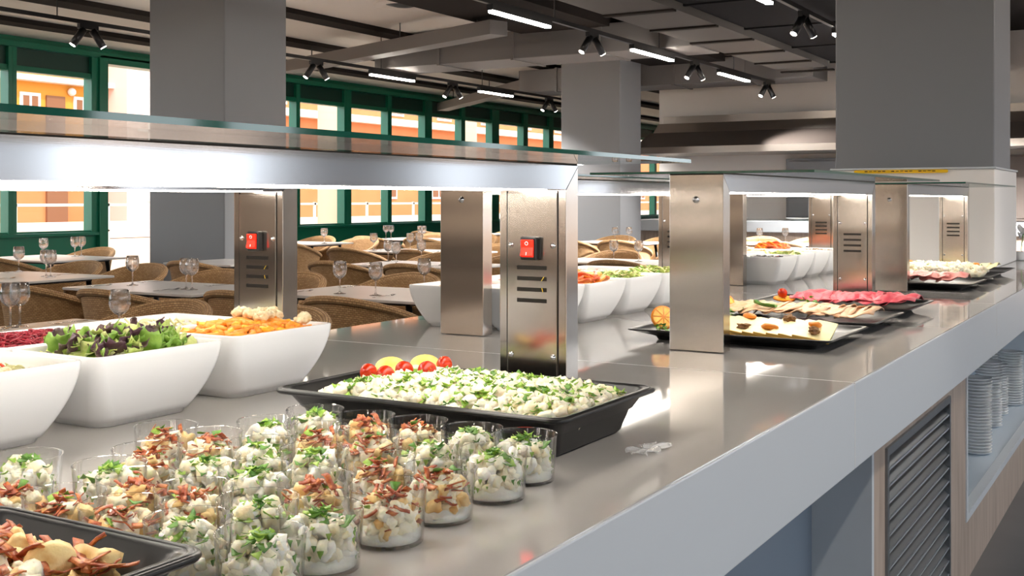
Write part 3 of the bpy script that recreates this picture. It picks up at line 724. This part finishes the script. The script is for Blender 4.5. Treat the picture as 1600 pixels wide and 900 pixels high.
rown = ['front row against the potato tray', 'second row from the potato tray', 'third row from the potato tray', 'fourth row from the potato tray', 'fifth row from the potato tray', 'last row beside the bacon tray']
for (r, k), (x, y, kd) in spots.items():
    v = (r*2+k*3) % 4; p = protos[kd][v]
    if r == 5: x += .012
    lb = '%s cup, %s from right in the %s' % ('parsley potato' if kd == 'g' else 'bacon potato', ORD[k], rown[r])
    if (kd, v) not in used:
        used.add((kd, v)); o = p; o.location = (x, y, ZC+.0008); o['label'] = lb; o['group'] = 'clear cups of potato salad'; o.rotation_euler = (0, 0, r+k)
    else:
        dup(p, (x, y, ZC+.0008), random.uniform(0, 6.28), lb, 'clear cups of potato salad')

# ---------------------------------------------------------------- white bowls
def bowl(x0, y0, w, d, h, lb, grp):
    cx, cy = x0+w/2, y0+d/2
    t = MB(); rings = []
    def ring(ins, z, r): return rrect(w/2-ins, d/2-ins, max(.008, r), z, cx, cy, 7)
    z0 = ZC+.0006
    rings.append(ring(.042, z0, .03)); rings.append(ring(.040, z0+.007, .03)); rings.append(ring(.036, z0+.008, .03))
    for k in range(1, 11):
        u = k/10; rings.append(ring(.036*(1-u)**1.8, z0+.008+(h-.010)*u, .03-.012*u))
    rings.append(ring(.001, z0+h, .018)); rings.append(ring(.0055, z0+h, .016)); rings.append(ring(.007, z0+h-.002, .015))
    for k in range(9, -1, -1):
        u = k/10; rings.append(ring(.007+.036*(1-u)**1.8, z0+.014+(h-.016)*u, .026-.01*u))
    t.loft(rings, True, True)
    o = t.build('serving_bowl', ceramic); return tag(o, lb, 'bowl', grp)
BH = .12
def fill(kind, x0, y0, w, d, lb, seed, lvl=.1, part=1.):
    """what lies in a bowl; lvl is how high it stands"""
    random.seed(seed); cx, cy = x0+w/2, y0+d/2; z = ZC+lvl; hx, hy = w/2-.018, d/2-.018
    def rp(): return cx+(hx-.012)*random.uniform(-1, 1), cy+(hy-.012)*random.uniform(-1, 1)
    def dome(x, y): return (1-abs((x-cx)/hx)**3)*(1-abs((y-cy)/hy)**3)
    b = MB(); mats = []
    def bed(mi=0, drop=.016): b.loft([rrect(hx-.016, hy-.016, .02, ZC+.05, cx, cy), rrect(hx-.004, hy-.004, .018, z-drop, cx, cy), rrect(hx*.8, hy*.8, .018, z-drop*.4, cx, cy)], True, True, mi)
    if kind == 'beet':
        mats = [beet_m]; bed()
        for i in range(520):
            x, y = rp(); zz = z-.012+.022*dome(x, y)+random.uniform(-.004, .004); a = random.uniform(0, 6.28); L = random.uniform(.02, .05); h2 = random.uniform(-.4, .4); k = random.uniform(-.012, .012)
            pts = [(min(max(x+L*(t-.5)*math.cos(a)+k*math.sin(3*t), cx-hx), cx+hx), min(max(y+L*(t-.5)*math.sin(a)-k*math.sin(3*t), cy-hy), cy+hy), zz+h2*L*(t-.5)*.5+.004*math.sin(4*t)) for t in np.linspace(0, 1, 5)]
            b.tube(pts, random.uniform(.0011, .0017), 4)
    elif kind == 'leaves':
        mats = [lettuce_g, lettuce, lettuce_p]; bed(1, .03)
        for i in range(92):
            x, y = rp(); x = cx+(x-cx)*.9; y = cy+(y-cy)*.85; zz = z-.008+.022*dome(x, y)+random.uniform(-.006, .012)
            mi = 2 if random.random() < .36 else random.choice((0, 1, 0)); L = random.uniform(.028, .055)
            big_leaf(b, (x, y, zz), L, L*random.uniform(.55, .9), mi, .09 if mi == 2 else .13, rotmat(random.uniform(-.9, .9), random.uniform(-.9, .9), random.uniform(0, 6.3)), seed*100+i)
        for i, (dx, dy) in enumerate(((-.06, .07), (.075, .05), (.10, .02), (-.1, .0), (.03, .08))):
            big_leaf(b, (cx+dx, cy+dy, z+.022), .045, .034, 2, .08, rotmat(1.0+i*.3, .2*i, i*2.), 900+i)
    elif kind == 'carrot':
        mats = [carrot, cauli, orange_m]; bed(0, .02)
        for i in range(260):
            x, y = rp(); zz = z-.014+.024*dome(x, y)+random.uniform(-.004, .005)
            a = random.uniform(0, 6.28); strip_l = random.uniform(.024, .042)
            b.blob((x, y, zz), (strip_l/2, .0068, .0062), i, p=4, noise=.05, R=rotmat(random.uniform(-.3, .3), random.uniform(-.4, .4), a), mi=0 if random.random() < .8 else 2, sub=1)
        for i in range(12):
            x = cx+hx*random.uniform(-.1, .95); y = cy+hy*random.uniform(-.75, .7); zz = z+.006+.016*dome(x, y); r0 = random.uniform(.011, .018)
            for k in range(9):
                v = np.random.default_rng(i*20+k).normal(0, 1, 3); v /= np.linalg.norm(v); v[2] = abs(v[2])*.8
                b.blob(np.array((x, y, zz))+v*r0*.75, r0*.55, i*9+k, noise=.2, mi=1, freq=4)
    elif kind == 'onion':
        mats = [onion_m]; bed(0, .012)
        for i in range(170):
            x, y = rp(); zz = z-.01+.012*dome(x, y)+random.uniform(-.003, .005); r0 = random.uniform(.012, .022); a0 = random.uniform(0, 6.28); sp_ = random.uniform(1.4, 3); R = rotmat(random.uniform(-.7, .7), random.uniform(-.7, .7), 0)
            pts = [np.array((x, y, zz))+R @ np.array((r0*math.cos(a0+sp_*t)-r0*.6, r0*math.sin(a0+sp_*t), 0)) for t in np.linspace(0, 1, 7)]
            pts = [(min(max(p[0], cx-hx), cx+hx), min(max(p[1], cy-hy), cy+hy), p[2]) for p in pts]
            b.ribbon(pts, (random.uniform(-.3, .3), random.uniform(-.3, .3), 1), .005, .0018)
    elif kind in ('olive', 'blackolive'):
        mats = [olive_m if kind == 'olive' else blk_olive, cauli, tomato]; bed(0, .02)
        for i in range(120):
            x, y = rp(); zz = z-.012+.012*dome(x, y)+random.uniform(-.003, .004)
            b.blob((x, y, zz), (.0125, .0095, .0095), i, noise=.04, mi=0 if random.random() < .88 else random.choice((1, 2)))
    elif kind == 'carrotslice':
        mats = [tom_slice, carrot, lettuce]; bed(2, .02)
        for i in range(46):
            x, y = rp(); zz = z-.006+.02*dome(x, y)
            R = rotmat(random.uniform(-.6, .6), random.uniform(-.6, .6), 0)
            b.lathe([(.026, -.003), (.03, -.002), (.03, .002), (.026, .003)], 16, (cx+(x-cx)*.8, cy+(y-cy)*.75, zz+.006), R, 0 if i % 3 else 1)
    elif kind == 'lettuce':
        mats = [lettuce, lettuce_g, cauli]; bed(0, .02)
        for i in range(150):
            x, y = rp(); zz = z-.008+.018*dome(x, y)+random.uniform(-.003, .008)
            strip(b, (cx+(x-cx)*.88, cy+(y-cy)*.85, zz), random.uniform(.03, .05), random.uniform(.006, .014), .001, random.choice((0, 0, 0, 1, 2)), .5)
    elif kind == 'mix':
        mats = [cauli, carrot, walnut, ham_cook]; bed(0, .014)
        for i in range(170):
            x, y = rp(); zz = z-.01+.012*dome(x, y); r0 = random.uniform(.006, .011)
            b.blob((x, y, zz), (r0, r0*.8, r0*.8), i, p=3, noise=.2, mi=seed % 4 if random.random() < .6 else 0)
    nm = {'beet': 'grated_beetroot', 'leaves': 'mixed_leaf_salad', 'carrot': 'carrot_and_cauliflower', 'onion': 'sliced_onion', 'olive': 'green_olives', 'blackolive': 'black_olives', 'carrotslice': 'tomato_slices', 'lettuce': 'shredded_lettuce', 'mix': 'chopped_salad'}[kind]
    o = b.build(nm, mats); tag(o, lb, 'salad', kind='stuff'); return o
G1 = 'white bowls on the left of the buffet'
B1 = [(.885, 1.44, 'olive', 'white bowl of green olives at the left edge', 'green olives and garlic in the leftmost white bowl'),
      (1.178, 1.44, 'leaves', 'white bowl of mixed leaf salad between olives and carrots', 'green and purple mixed leaves in the front white bowl'),
      (1.488, 1.452, 'carrot', 'white bowl of carrots and cauliflower before the rear switch post', 'orange carrot sticks with cauliflower florets in a white bowl'),
      (1.178, 1.668, 'beet', 'white bowl of dark red grated beetroot behind the leaf salad', 'dark red grated beetroot behind the mixed leaves'),
      (1.47, 1.668, 'onion', 'white bowl of pale sliced onion behind the carrots', 'pale sliced onion in the white bowl behind the carrots')]
for i, (x, y, k, lb, lf) in enumerate(B1):
    bowl(x, y, .275, .216, BH, lb, G1)
    fill(k, x, y, .275, .216, lf, 20+i, {'olive': .104, 'onion': .1, 'leaves': .112, 'beet': .112, 'carrot': .116}[k])
G2 = 'white bowls behind the middle front shelf'
kinds = [('olive', 'mix'), ('carrotslice', 'mix'), ('lettuce', 'mix'), ('lettuce', 'mix')]
for c in range(4):
    for r in range(2):
        if c == 3 and r == 1: pass
        x = 2.66+.283*c; y = 1.485+r*.225; k = kinds[c][r]
        w = .275
        bowl(x, y if r == 0 else y+.04*0, w, .216, BH, 'white bowl under the middle rear shelf, %s column from the left, %s row' % (ORD[c], 'front' if not r else 'back'), G2)
        fill(k, x, y, w, .216, '%s in the %s %s row bowl under the middle rear shelf' % ({'olive': 'green olives', 'mix': 'pale chopped salad', 'carrotslice': 'bright orange tomato slices', 'lettuce': 'pale shredded lettuce'}[k], ORD[c], 'front' if not r else 'back'), 40+c*2+r, .112 if k in ('lettuce', 'carrotslice') else .104)
G3 = 'white bowls under the farthest rear shelf'
kinds = [('blackolive', 'mix'), ('lettuce', 'mix'), ('mix', 'mix'), ('mix', 'carrotslice')]
for c in range(4):
    for r in range(2):
        x = 4.715+.268*c; y = 1.47+r*.225; k = kinds[c][r]
        bowl(x, y, .26, .216, BH, 'white bowl under the farthest rear shelf, %s column from the left, %s row' % (ORD[c], 'front' if not r else 'back'), G3)
        fill(k, x, y, .26, .216, '%s in the %s %s row bowl under the farthest rear shelf' % ({'blackolive': 'black olives', 'mix': 'pale chopped salad', 'carrotslice': 'orange tomato slices', 'lettuce': 'pale shredded lettuce'}[k], ORD[c], 'front' if not r else 'back'), 60+c*2+r, .116 if k == 'carrotslice' else .108)

# ---------------------------------------------------------------- flat black platters
def platter(x0, x1, lb, y0=.715, y1=1.245):
    cx, cy, hx, hy = (x0+x1)/2, (y0+y1)/2, (x1-x0)/2, (y1-y0)/2
    z = ZC+.0006; h = .03; ft = .045
    def rr(f, zz, r=.02): return rrect(hx-f, hy-f, r, zz, cx, cy)
    rings = [rr(ft+.012, z, .02), rr(ft+.008, z+.008, .02), rr(ft, z+.012, .02), rr(.006, z+h-.005, .012), rr(.0, z+h-.003, .01), rr(.0005, z+h, .01), rr(.008, z+h, .01), rr(.012, z+h-.003, .01), rr(ft+.0, z+.016, .016)]
    o = MB().loft(rings, True, True).build('platter', blk_tray)
    return tag(o, lb, 'platter', 'flat black platters')
platter(2.688, 3.062, 'flat black platter of pale cheese, nearest of the three platters')
platter(3.132, 3.508, 'flat black platter of sliced turkey, middle of the three platters')
platter(3.585, 3.968, 'flat black platter of bright pink ham, farthest of the three platters')
platter(4.765, 5.145, 'flat black platter of cooked ham under the farthest front shelf')
platter(5.215, 5.6, 'flat black platter of heaped white salad under the farthest front shelf')
platter(5.69, 6.075, 'farthest black platter with pale slices before the white cabinet')
zP = ZC+.018
# cheese wedges overlapping along the platter, with apricots and walnuts
for i in range(11):
    y = 1.10-i*.0315
    o = thing('cheese_slice', 'pale cheese slice, %s from the left on the nearest platter' % ORD[i], 'cheese', (2.86, y, zP), 'cheese slices on the nearest platter')
    sl = -.16
    pts = [(-.085, -.045), (.095, -.012), (.095, .012), (-.085, .045)]
    R = rotmat(-sl, random.uniform(-.16, -.12), random.uniform(-.05, .05))
    def wedge(x_a, x_b, m, nm):
        q = []
        for zz in (0, .006):
            for X in (x_a, x_b):
                hw = .045-(X+.085)/.18*.02
                q += [(X, -hw, zz), (X, hw, zz)]
        V = np.array(q) @ R.T+np.array((2.835, y, zP+.016))
        MB().add(V, [(0, 1, 3, 2), (4, 6, 7, 5), (0, 2, 6, 4), (1, 5, 7, 3), (0, 4, 5, 1), (2, 3, 7, 6)], 0, False).build(nm, m, o, bevel=.001)
    wedge(-.085, .09, cheese, 'slice'); wedge(-.088, -.0852, rind, 'rind')
for i, (x, y) in enumerate(((2.89, 1.085), (2.90, .985), (2.80, .90), (2.85, .80), (2.78, 1.02))):
    o = MB().blob((0, 0, 0), (.022, .016, .008), 70+i, noise=.15, R=rotmat(.1, .1, i)).build('dried_apricot', apricot); o.location = (x, y, zP+.031+(x-2.835)*.14)
    tag(o, 'orange dried apricot on the cheese, %s of five from the left' % ORD[i], 'apricot', 'dried apricots on the cheese')
for i, (x, y) in enumerate(((2.83, 1.045), (2.90, .88), (2.79, .965), (2.79, .785))):
    o = MB().blob((0, 0, 0), (.015, .012, .009), 90+i, noise=.35, freq=5, sub=3, R=rotmat(.1, -.1, i)).build('walnut_half', walnut); o.location = (x, y, zP+.030+(x-2.835)*.14)
    tag(o, 'brown walnut half on the cheese, %s of four from the left' % ORD[i], 'walnut', 'walnuts on the cheese')
def ham(n, cx, w, y0, step, m, nm, lb, grp, fold, seed, zb=zP):
    random.seed(seed)
    for i in range(n):
        y = y0-i*step; p1, p2, p3 = [random.uniform(0, 6) for _ in 'abc']; am = fold*random.uniform(.7, 1.3)
        def fn(u, v):
            s = (u-.5)*2; q = (v-.5)*2
            e = math.sqrt(max(0, 1-.55*q*q))
            X = cx+s*w*e*(1+.08*math.sin(5*v+p1)); Y = y+q*.042
            Z = zb+.012+.012*(1-abs(s)**3)+am*(.5+.5*math.sin(s*5+p2+q*1.2))*(.4+.6*v)+.013*(1-v)+.004*math.sin(9*v+p3)
            return (X, Y, Z)
        o = MB().sheet(fn, 22, 8, .0018).build(nm, m)
        tag(o, lb % ORD[i], 'cold cuts', grp)
ham(15, 3.32, .112, 1.16, .0265, turkey, 'turkey_slice', 'beige turkey slice, %s from the left on the middle platter', 'turkey slices', .010, 5)
ham(13, 3.777, .108, 1.085, .0265, ham_pink, 'ham_slice', 'bright pink ham slice, %s from the left on the pink ham platter', 'pink ham slices', .018, 6)
ham(11, 4.955, .105, 1.13, .033, ham_cook, 'ham_slice', 'pale pink folded ham slice, %s from the left on the cooked ham platter', 'cooked ham slices', .024, 7)
ham(10, 5.88, .11, 1.13, .036, cheese, 'cheese_slice', 'pale yellow slice, %s from the left on the farthest platter', 'pale slices on the farthest platter', .012, 8)
o = heap_potato('potato_salad', 'white potato salad heaped on the platter under the farthest front shelf', 5.407, .97, .125, .215, zP-.003, .05, 330, .014, 40, 13)
for i in range(7):
    q = MB().blob((0, 0, 0), (.018, .016, .01), 300+i, noise=.15, R=rotmat(.1, .1, i)).build('carrot_piece', carrot); q.location = (5.44+.05*math.sin(i*2.1), 1.15-.058*i, zP+.055)
    tag(q, 'orange carrot piece on the heaped white salad, %s from the left' % ORD[i], 'carrot', 'carrot pieces on the white salad')
# garnishes: orange slices, herbs, tomato
def orange_slice(loc, R, lb, r=.033):
    t = thing('orange_slice', lb, 'orange', loc, 'orange slice garnishes')
    MB().lathe([(r*.93, -.0035), (r, -.003), (r, .003), (r*.93, .0035)], 26, loc, R).build('peel', orange_peel, t)
    b = MB()
    for k in range(8):
        a = k*PI/4; pts = [(.14*r*math.cos(a+.39), .14*r*math.sin(a+.39))]+[(r*.86*math.cos(a+.05+j*.17), r*.86*math.sin(a+.05+j*.17)) for j in range(5)]
        V = np.array([(x, y, z) for z in (-.0045, .0045) for x, y in pts]) @ R.T+np.array(loc); n = len(pts)
        b.add(V, [tuple(range(n-1, -1, -1)), tuple(range(n, 2*n))]+[(i, (i+1) % n, n+(i+1) % n, n+i) for i in range(n)], 0, False)
    b.build('flesh', orange_m, t)
orange_slice((2.80, 1.19, zP+.034), rotmat(.9, -.75, .2), 'upright orange slice at the left end of the cheese platter')
orange_slice((2.87, 1.175, zP+.026), rotmat(.5, -.5, .9), 'second orange slice lying behind the upright one on the cheese platter')
orange_slice((3.26, 1.19, zP+.034), rotmat(.8, -.9, .1), 'orange slice at the left end of the turkey platter')
orange_slice((3.78, 1.165, zP+.012), rotmat(.1, -.12, .5), 'flat orange slice under the tomato on the pink ham platter', .036)
t = MB().blob((0, 0, 0), (.0165, .0165, .016), 5, noise=.03, sub=3).build('cherry_tomato', tomato); t.location = (3.775, 1.17, zP+.032); tag(t, 'red cherry tomato on the orange slice of the pink ham platter', 'tomato')
for i, (x, y, z, n, lb) in enumerate(((3.2, 1.155, zP+.02, 26, 'bright green parsley sprig at the left end of the turkey platter'), (3.235, 1.055, zP+.035, 1, 'dark green bay leaf lying on the turkey'), (3.42, .98, zP+.035, 10, 'small green parsley sprig on the turkey slices'), (2.755, 1.175, zP+.008, 20, 'grey green herb tuft beside the orange on the cheese platter'))):
    random.seed(40+i); b = MB()
    if n == 1: big_leaf(b, (0, 0, 0), .075, .03, 0, .02, rotmat(.1, .1, 1.3), 5)
    else:
        for k in range(n): leaf_bit(b, np.random.default_rng(i*50+k).normal(0, .012, 3)*(1, 1, .6), random.uniform(.006, .012), k % 2, upright())
    o = b.build('bay_leaf' if n == 1 else 'parsley_sprig', [parsley_dk if n == 1 else parsley, parsley_dk]); o.location = (x, y, z); tag(o, lb, 'herb')
# ================================================================== DINING ROOM
def make_table(lx, ly):
    t = thing('dining_table', '', 'table')
    b = MB(); b.loft([rrect(lx/2, ly/2, .012, .735), rrect(lx/2, ly/2, .012, .75)], True, True, smooth=False).build('table_top', table_m, t, bevel=.003)
    for s in (-1, 1):
        for q in (-1, 1):
            MB().tube([(s*lx*.36, q*ly*.36, .735), (s*lx*.43, q*ly*.44, 0)], [.018, .011], 8).build('leg', leg_blk, t)
    MB().box(-lx*.38, lx*.38, -ly*.38, ly*.38, .715, .735).build('apron', leg_blk, t)
    return t
def make_chair():
    """woven tub chair, open side towards +x"""
    t = thing('tub_chair', '', 'chair')
    NU, NV = 40, 14; R0 = .258
    def prof(u):
        a = (u-.5)*2*2.05  # angle from the back
        back = math.cos(a*.62)
        top = .62+.17*max(0, back)**1.6 - .02*(abs(u-.5)*2)**4
        return a, top
    def fn(u, v, out=0.):
        a, top = prof(u); zb = .40
        z = zb+(top-zb)*v
        r = R0+.046*v**1.5 + out
        return (-r*math.cos(a)*.98+.02, r*math.sin(a), z)
    g = MB(); g.sheet(lambda u, v: fn(1-u, v), NU, NV, .026)
    o = g.build('woven_shell', wicker, t, off=False)
    me = o.data; uv = me.uv_layers.new(name='UVMap'); n1 = (NU+1)*(NV+1)
    for p in me.polygons:
        for li in p.loop_indices:
            k = me.loops[li].vertex_index % n1; i, j = divmod(k, NV+1)
            uv.data[li].uv = (i/NU*1.35, j/NV*.42)
    rim = [fn(u, 1, .0) for u in np.linspace(0, 1, 37)]
    rim = [(x*1.0, y, z) for x, y, z in rim]
    rm = MB().tube(rim, .02, 8).build('woven_rim', wicker, t, off=False)
    uv = rm.data.uv_layers.new(name='UVMap')
    for p in rm.data.polygons:
        for li in p.loop_indices:
            k = rm.data.loops[li].vertex_index; i, j = divmod(k, 8); uv.data[li].uv = (i/36*1.4, (j if j < 8 else 0)/8*.11)
    MB().lathe([(.245, .36), (.268, .375), (.268, .41), (.235, .44), (.02, .445)], 26, (.02, 0, 0)).build('seat', seat_m, t, off=False)
    for sx, sy in ((.2, .2), (.2, -.2), (-.17, .2), (-.17, -.2)):
        MB().tube([(sx*.85, sy*.85, .38), (sx*1.25, sy*1.25, 0)], [.014, .009], 8).build('leg', leg_blk, t, off=False)
    return t
WP = [(.034, 0), (.0345, .0015), (.02, .004), (.006, .009), (.004, .02), (.0038, .075), (.006, .082), (.02, .09), (.034, .105), (.0395, .125), (.0385, .15), (.0335, .178), (.0325, .1785), (.0322, .178), (.0372, .15), (.038, .125), (.0325, .106), (.018, .092), (.0005, .088)]
def make_glass():
    t = MB().lathe([(r, z) for r, z in WP], 28).build('wine_glass', wine_m); return tag(t, '', 'wine glass')
chair0, glass0 = make_chair(), make_glass()
first = {'c': True, 'g': True}
def put_chair(x, y, rz, lb):
    if first['c']:
        first['c'] = False; o = chair0; o.location = (x, y, 0); o.rotation_euler = (0, 0, rz); o['label'] = lb; o['group'] = 'woven tub chairs'
    else: dup(chair0, (x, y, 0), rz, lb, 'woven tub chairs')
def put_glass(x, y, lb, z=.7505):
    if first['g']:
        first['g'] = False; glass0.location = (x, y, z); glass0['label'] = lb; glass0['group'] = 'wine glasses on the tables'
    else:
        o = glass0.copy(); C.objects.link(o); o.location = (x, y, z); o['label'] = lb; o['group'] = 'wine glasses on the tables'
def ground(u, v, z):
    d = (CZ-z)*F/(v-312); l = (u-800)/F*d
    return d*ct+l*st, d*st-l*ct
# x0,x1,y0,y1, phrase
TB = [(2.62, 3.28, 3.1, 4.14, 'the near table at the far left edge'),
      (4.40, 5.08, 4.62, 5.68, 'the table before the left column'),
      (4.5, 5.27, 6.25, 7.25, 'the second table from the left edge'),
      (6.2, 7.0, 8.13, 9.2, 'the table before the glass door'),
      (4.68, 5.4, 3.3, 4.36, 'the nearest table between the rear posts'),
      (7.1, 7.8, 4.62, 5.77, 'the second table between the rear posts'),
      (9.0, 9.7, 5.9, 7.2, 'the third table between the rear posts'),
      (10.1, 10.8, 8.6, 9.6, 'the white table along the green wall'),
      (11.9, 12.6, 7.9, 9.2, 'the table behind the third table'),
      (6.55, 7.25, 6.45, 7.2, 'the table beside the rear switch post'),
      (8.3, 9.0, 3.6, 4.6, 'the table behind the front switch post'),
      (12.2, 12.9, 5.4, 6.45, 'the far table before the middle column'),
      (14.2, 14.9, 8.8, 9.9, 'the farthest table by the windows'),
      (12.75, 13.45, 3.7, 4.75, 'the far table behind the middle shelf'),
      ]
tabs = {}
for i, (x0, x1, y0, y1, ph) in enumerate(TB):
    k = (round(x1-x0, 2), round(y1-y0, 2))
    t = make_table(*k); t.location = ((x0+x1)/2, (y0+y1)/2, 0); t['label'] = ('grey topped dining table with black legs, '+ph); t['group'] = 'grey dining tables'
    L = y1-y0
    for s in (-1, 1):
        for q in (-1, 1):
            if i == 9 and (s == 1 or q == 1) or i == 3 and s == 1 and q == -1: continue
            x = (x0-.2) if s < 0 else (x1+.2)
            y = (y0+y1)/2+q*max(.31*L, .34)
            put_chair(x, y, 0 if s < 0 else PI, 'woven tub chair, %s side, %s end, of %s' % ('near' if s < 0 else 'far', 'left' if q > 0 else 'right', ph))
GL = [(16, 512, 0, 'left'), (31, 510, 0, 'middle'), (187, 527, 0, 'right'), (207, 446, 1, 'left'), (291, 452, 1, 'middle'), (300, 453, 1, 'right'), (72, 432, 2, 'left'), (79, 433, 2, 'right'),
      (68, 404, 3, 'left'), (117, 401, 3, 'middle'), (127, 400, 3, 'right'), (2, 422, 2, 'far left'),
      (531, 459, 4, 'left'), (587, 462, 4, 'middle'), (668, 452, 4, 'right'), (591, 408, 5, 'left'), (619, 413, 5, 'middle'), (669, 408, 5, 'right'),
      (584, 392, 6, 'left'), (641, 392, 6, 'middle'), (655, 391, 6, 'right'), (507, 380, 7, 'left'), (515, 381, 7, 'right'), (603, 373, 8, 'left'), (611, 373, 8, 'right'), (650, 375, 8, 'far end left'), (657, 375, 8, 'far end right'),
      (959, 409, 10, 'left'), (998, 409, 10, 'right'), (961, 378, 11, 'left'), (983, 378, 11, 'right'), (1160, 381, 13, 'far left'), (1187, 380, 13, 'left'), (1227, 380, 13, 'right')]
for u, v, ti, w in GL:
    x, y = ground(u, v, .75)
    x0, x1, y0, y1, ph = TB[ti]
    x = min(max(x, x0+.06), x1-.06); y = min(max(y, y0+.06), y1-.06)
    put_glass(x, y, 'stemmed wine glass, %s one, on %s' % (w, ph))
# folded napkins and cutlery on the nearer tables
nap0 = None; ck = 0
for ti in (0, 1, 2, 4, 5, 6):
    x0, x1, y0, y1, ph = TB[ti]
    for s in (-1, 1):
        for q in (-1, 1):
            x = (x0+.14) if s < 0 else x1-.14; y = (y0+y1)/2+q*(y1-y0)*.27+.1
            lb = 'steel fork at the %s %s seat of %s' % ('near' if s < 0 else 'far', 'left' if q > 0 else 'right', ph)
            if nap0 is None:
                f = MB().ribbon([(-.09, 0, .003), (-.02, 0, .004), (.03, 0, .006), (.05, 0, .004)], (0, 1, 0), .008, .002)
                f.ribbon([(.05, 0, .004), (.06, 0, .003)], (0, 1, 0), .022, .002)
                for k in range(4): f.ribbon([(.058, -.009+.006*k, .003), (.075, -.009+.006*k, .003), (.1, -.009+.006*k, .008)], (0, 1, 0), .003, .0016)
                nap0 = f.build('fork', chrome); tag(nap0, lb, 'fork', 'forks on the tables'); nap0.location = (x, y, .751); nap0.rotation_euler = (0, 0, 0 if s < 0 else PI)
            else:
                o = nap0.copy(); C.objects.link(o); o.location = (x, y, .751); o.rotation_euler = (0, 0, 0 if s < 0 else PI); o['label'] = lb
# ================================================================== LIGHT
w = bpy.data.worlds.new('sky'); SC.world = w; w.use_nodes = True
bg = w.node_tree.nodes['Background']; bg.inputs['Color'].default_value = (.86, .93, 1.0, 1); bg.inputs['Strength'].default_value = 2.0
sun_d = bpy.data.lights.new('sun', 'SUN'); sun_d.energy = 2.0; sun_d.angle = .01; sun_d.color = (1, .93, .82)
sun = bpy.data.objects.new('sun', sun_d); C.objects.link(sun); sun.rotation_euler = (Vector((.25, .6, -.75)).to_track_quat('-Z', 'Y')).to_euler()
# ================================================================== RENDER SETTINGS
vs = SC.view_settings; SC.display_settings.display_device = 'sRGB'
vs.view_transform = 'Standard'; vs.look = 'None'; vs.gamma = 1; vs.exposure = 0.95; vs.use_curve_mapping = False
cy = SC.cycles
cy.max_bounces = 14; cy.diffuse_bounces = 5; cy.glossy_bounces = 6; cy.transmission_bounces = 10; cy.transparent_max_bounces = 40
cy.caustics_reflective = False; cy.caustics_refractive = False; cy.sample_clamp_indirect = 6
cy.use_denoising = True
try: cy.denoiser = 'OPENIMAGEDENOISE'
except Exception: pass
